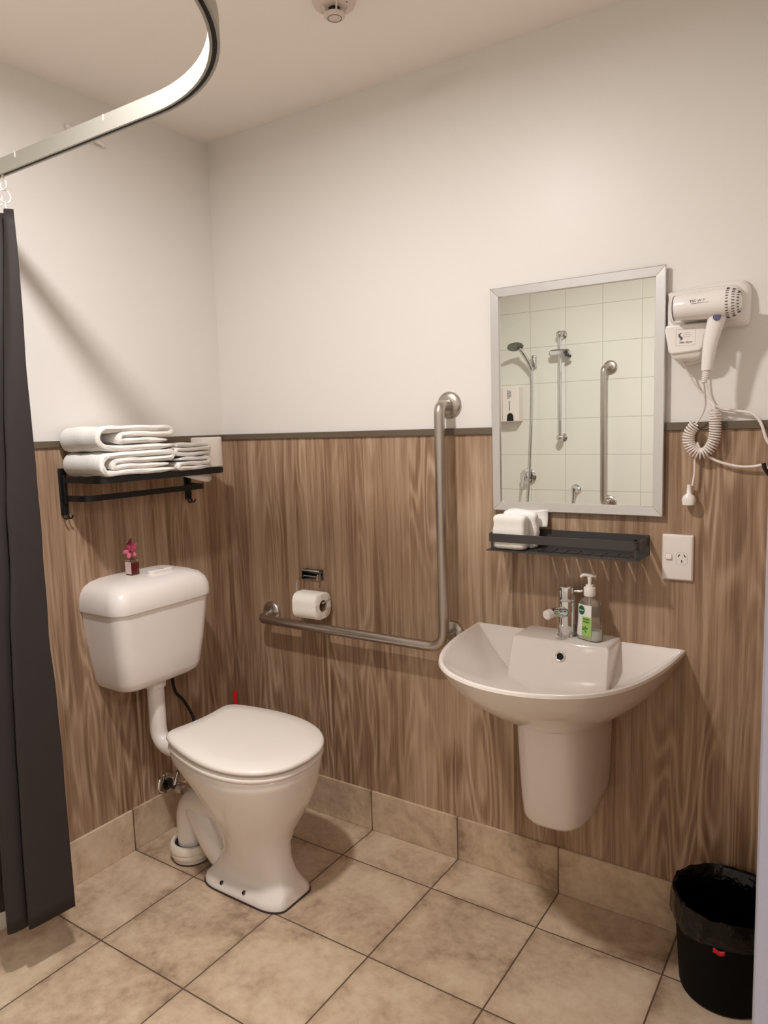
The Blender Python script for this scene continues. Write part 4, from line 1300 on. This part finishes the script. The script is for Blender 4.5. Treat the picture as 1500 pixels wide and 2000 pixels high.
# ------------------------------------------------------------------ power socket
t = thing('power_socket', (1.611, 0, 0.97), 'white switched single power socket on the wood panel right of the basin', 'socket')
sx0, sx1, sz0, sz1 = 1.5735, 1.6480, 0.9715, 1.0885
def sring(y, d):
    return [Vector((x, y, z)) for x, z in rrect((sx0 + sx1) / 2, (sz0 + sz1) / 2, (sx1 - sx0) / 2 - d, (sz1 - sz0) / 2 - d, 0.002, 2)]
fp_ = obj('face_plate', MB().loft([sring(-P0, 0.0), sring(-P0 - 0.006, 0.0), sring(-P0 - 0.0095, 0.0035), sring(-P0 - 0.010, 0.006)]), M['plastic'], t, angle=20)
yp = -P0 - 0.010
sw2 = MB().loft([[Vector((x, y, z)) for x, z in rrect(1.5905, 1.0315, hx, hz, 0.002, 3)] for y, hx, hz in ((yp, 0.0085, 0.0085), (yp - 0.0005, 0.0085, 0.0085))])
s1 = obj('switch_surround', sw2, M['detector'], fp_)
obj('rocker', MB().add([(1.5835, yp, 1.025), (1.5975, yp, 1.025), (1.5975, yp, 1.0385), (1.5835, yp, 1.0385), (1.5835, yp - 0.0045, 1.026), (1.5975, yp - 0.0045, 1.026), (1.5975, yp - 0.0015, 1.038), (1.5835, yp - 0.0015, 1.038)], [(0, 1, 2, 3), (4, 5, 6, 7), (0, 1, 5, 4), (1, 2, 6, 5), (2, 3, 7, 6), (3, 0, 4, 7)]), M['plastic'], s1, bevel=0.001)
oc_ = [(1.608, 1.018), (1.612, 1.014), (1.6215, 1.012), (1.631, 1.014), (1.635, 1.018), (1.635, 1.040), (1.631, 1.044), (1.612, 1.044), (1.608, 1.040)]
ol = MB()
for a, b in zip(oc_, oc_[1:] + oc_[:1]):
    ol.tube([(a[0], yp - 0.0001, a[1]), (b[0], yp - 0.0001, b[1])], 0.00045, 5)
so = obj('outlet_outline', ol, M['detector'], fp_)
for cx_, cz_, an in ((1.6145, 1.0355, -0.55), (1.6285, 1.0355, 0.55), (1.6215, 1.0215, 0.0)):
    d = Vector((-math.sin(an), 0, math.cos(an)))
    e = Vector((math.cos(an), 0, math.sin(an)))
    c0 = Vector((cx_, yp - 0.0003, cz_))
    obj('pin_slot', MB().add([c0 - d * 0.0036 - e * 0.0011, c0 - d * 0.0036 + e * 0.0011, c0 + d * 0.0036 + e * 0.0011, c0 + d * 0.0036 - e * 0.0011], [(0, 1, 2, 3)]), M['hole'], so, solid=0.0004, smooth=False)

# ------------------------------------------------------------------ waste bin
bx_, by_ = 1.763, -0.146
t = thing('waste_bin', (bx_, by_, 0.0), 'small round black waste bin with a black liner under the socket wall', 'waste bin')
obj('bucket', MB().lathe([(0.0, 0.0005), (0.096, 0.0005), (0.101, 0.004), (0.103, 0.012), (0.117, 0.232), (0.120, 0.236), (0.115, 0.236), (0.100, 0.014), (0.0, 0.012)], (bx_, by_, 0), 'Z', 56), M['binplastic'], t)
lr = []
prof_l = [(0.50, 0.030), (0.70, 0.030), (0.76, 0.05), (0.80, 0.11), (0.85, 0.18), (0.93, 0.222), (1.01, 0.242), (1.07, 0.245), (1.085, 0.236), (1.092, 0.222), (1.090, 0.208), (1.075, 0.194), (1.055, 0.182)]
N = 120
for i, (f, z) in enumerate(prof_l):
    ring = []
    for k in range(N):
        a = 2 * PI * k / N
        base = 0.1135 * f
        amp = 0.004 + 0.0065 * (i >= 6) * (i - 6) / 6
        q = noise.noise(Vector((math.cos(a) * 3.2, math.sin(a) * 3.2, z * 14))) * amp + noise.noise(Vector((math.cos(a) * 9, math.sin(a) * 9, z * 30 + 4))) * amp * 0.6
        zz = z + (0.018 * noise.noise(Vector((math.cos(a) * 1.7 + 2, math.sin(a) * 1.7, 7))) if i >= 11 else 0) + 0.004 * noise.noise(Vector((math.cos(a) * 5, math.sin(a) * 5, i)))
        if i >= 7:
            q = max(q, -0.0005)
        ring.append(Vector((bx_ + (base + q) * math.cos(a), by_ + (base + q) * math.sin(a), zz)))
    lr.append(ring)
obj('liner', MB().loft(lr, True, False), M['binbag'], t, angle=22, label='crumpled black plastic liner')
rs = MB()
rows = []
for i in range(3):
    rows.append([Vector((bx_ + (0.1225 - i * 0.001) * math.cos(a), by_ + (0.1225 - i * 0.001) * math.sin(a), 0.168 + i * 0.005 + 0.002 * math.sin(a * 30))) for a in [math.radians(-94 + 1.5 * k) for k in range(9)]])
obj('liner_tie', MB().loft(rows, False, False, closed=False), M['red'], t, solid=0.001, label='red liner tie')

# ------------------------------------------------------------------ shower wall fittings (seen in the mirror)
yw = DY
t = thing('shower_slide_rail', (0.48, yw, 1.28), 'chrome vertical slide rail with empty holder on the cream tiled shower wall', 'slide rail')
obj('rail', MB().tube([(0.480, yw + 0.045, 1.275), (0.480, yw + 0.045, 1.885)], 0.0105, 16), M['chrome'], t)
for z_ in (1.283, 1.878):
    mb = MB().sphere((0.480, yw + 0.047, z_), 0.021, 18)
    mb.lathe([(0.024, 0.0), (0.024, 0.004), (0.012, 0.008), (0.012, 0.040)], (0.486, yw, z_), 'Y', 24)
    obj('end_mount', mb, M['chrome'], t)
obj('slider', MB().loft([[Vector((x, yw + 0.052 + dy, z)) for x, z in rrect(0.482, 1.773, 0.062 - d, 0.019 - d, 0.018 - d)] for dy, d in ((-0.014, 0.008), (-0.008, 0.0), (0.008, 0.0), (0.016, 0.008))]), M['chrome'], t, angle=40)
obj('holder_clip', MB().tube([(0.545, yw + 0.052, 1.748), (0.530, yw + 0.085, 1.756)], 0.009, 12), M['chrome_dark'], t)
t = thing('hand_shower', (0.30, yw, 1.70), 'chrome hand shower in a wall holder with its hose hanging on the tiled wall', 'hand shower')
obj('wall_holder', MB().box(0.298, 0.322, yw, yw + 0.030, 1.700, 1.772), M['chrome'], t, bevel=0.004)
obj('handle', MB().tube(spline([(0.305, yw + 0.045, 1.690), (0.292, yw + 0.065, 1.735), (0.270, yw + 0.095, 1.790), (0.255, yw + 0.115, 1.812)], 5), 0.0125, 14), M['chrome'], t)
obj('spray_head', MB().lathe([(0.0, 0.010), (0.030, 0.010), (0.046, 0.004), (0.048, -0.004), (0.044, -0.008), (0.0, -0.008)], (0.240, yw + 0.130, 1.822), (-0.20, -0.30, 0.92), 32), M['chrome_mid'], t)
hp = spline([(0.305, yw + 0.045, 1.690), (0.311, yw + 0.045, 1.60), (0.307, yw + 0.05, 1.40), (0.297, yw + 0.055, 1.15), (0.290, yw + 0.06, 1.00), (0.290, yw + 0.06, 0.80), (0.40, yw + 0.05, 0.66), (0.52, yw + 0.045, 0.72), (0.556, yw + 0.045, 0.90), (0.560, yw + 0.045, 0.955)], 8)
obj('hose', MB().tube(hp, 0.0068, 10), M['chrome'], t)
t = thing('shower_mixer', (0.262, yw, 1.045), 'round chrome shower mixer with lever low on the tiled shower wall', 'mixer')
obj('mixer_plate', MB().lathe([(0.052, 0.0), (0.052, 0.003), (0.046, 0.008), (0.030, 0.012)], (0.262, yw, 1.045), 'Y', 40), M['chrome'], t)
obj('mixer_body', MB().lathe([(0.026, 0.01), (0.026, 0.045), (0.018, 0.055), (0.0, 0.057)], (0.256, yw, 1.048), 'Y', 32), M['chrome'], t)
obj('lever', MB().tube([(0.252, yw + 0.055, 1.050), (0.250, yw + 0.075, 0.985)], [0.010, 0.006], 12), M['chrome'], t)
t = thing('hose_outlet', (0.565, yw, 0.975), 'small round chrome hose outlet on the tiled shower wall', 'outlet')
obj('outlet_plate', MB().lathe([(0.030, 0.0), (0.030, 0.004), (0.020, 0.012), (0.016, 0.030), (0.012, 0.050), (0.0, 0.052)], (0.562, yw, 0.975), 'Y', 30), M['chrome'], t)
obj('outlet_elbow', MB().tube([(0.560, yw + 0.042, 0.976), (0.560, yw + 0.045, 0.935)], 0.009, 12), M['chrome'], t)
t = thing('vertical_grab_rail', (0.745, yw, 0.91), 'straight vertical brushed steel grab rail on the tiled shower wall', 'grab rail')
rp = fillet([(0.757, yw + 0.006, 1.672), (0.742, yw + 0.070, 1.672), (0.742, yw + 0.070, 0.905), (0.757, yw + 0.006, 0.905)], 0.05, 8)
obj('rail', MB().tube(rp, 0.016, 20), M['steel'], t, angle=70)
for z_ in (1.672, 0.905):
    obj('wall_flange', flange((0.760, yw, z_), (0, 1, 0)), M['steel'], t)
def dispenser(x0, label):
    t = thing('soap_dispenser', (x0 + 0.055, yw, 1.385), label, 'dispenser', 'white dispensers in the shower')
    mb = MB().loft([[Vector((x, yw + y, z)) for x, z in rrect(x0 + 0.055, 1.487, 0.054 - d, 0.104 - d, 0.006)] for y, d in ((0.0, 0.0), (0.060, 0.0), (0.068, 0.005))])
    b_ = obj('housing', mb, M['plastic'], t, angle=30)
    obj('push_button', MB().loft([[Vector((x, yw + y, z)) for x, z in [(x0 + 0.033, 1.388), (x0 + 0.077, 1.388)] + [(x0 + 0.055 + 0.020 * math.cos(a), 1.415 + 0.022 * math.sin(a)) for a in [PI * k / 10 for k in range(11)]]] for y in (0.066, 0.070)]), M['black'], t)
    g = MB().box(x0 + 0.049, x0 + 0.053, yw + 0.0675, yw + 0.0688, 1.450, 1.510)
    for k in range(7):
        g.box(x0 + 0.036 + 0.004 * (k % 2), x0 + 0.046, yw + 0.0675, yw + 0.0688, 1.525 + 0.007 * k, 1.529 + 0.007 * k)
        g.box(x0 + 0.050, x0 + 0.058 + 0.003 * (k % 3), yw + 0.0675, yw + 0.0688, 1.530 + 0.006 * k, 1.533 + 0.006 * k)
    obj('printed_marks', g, M['ink'], t, smooth=False)
dispenser(0.121, 'white soap dispenser on the shower wall, the one nearer the hand shower')
dispenser(0.012, 'white soap dispenser on the shower wall, the one in the corner')
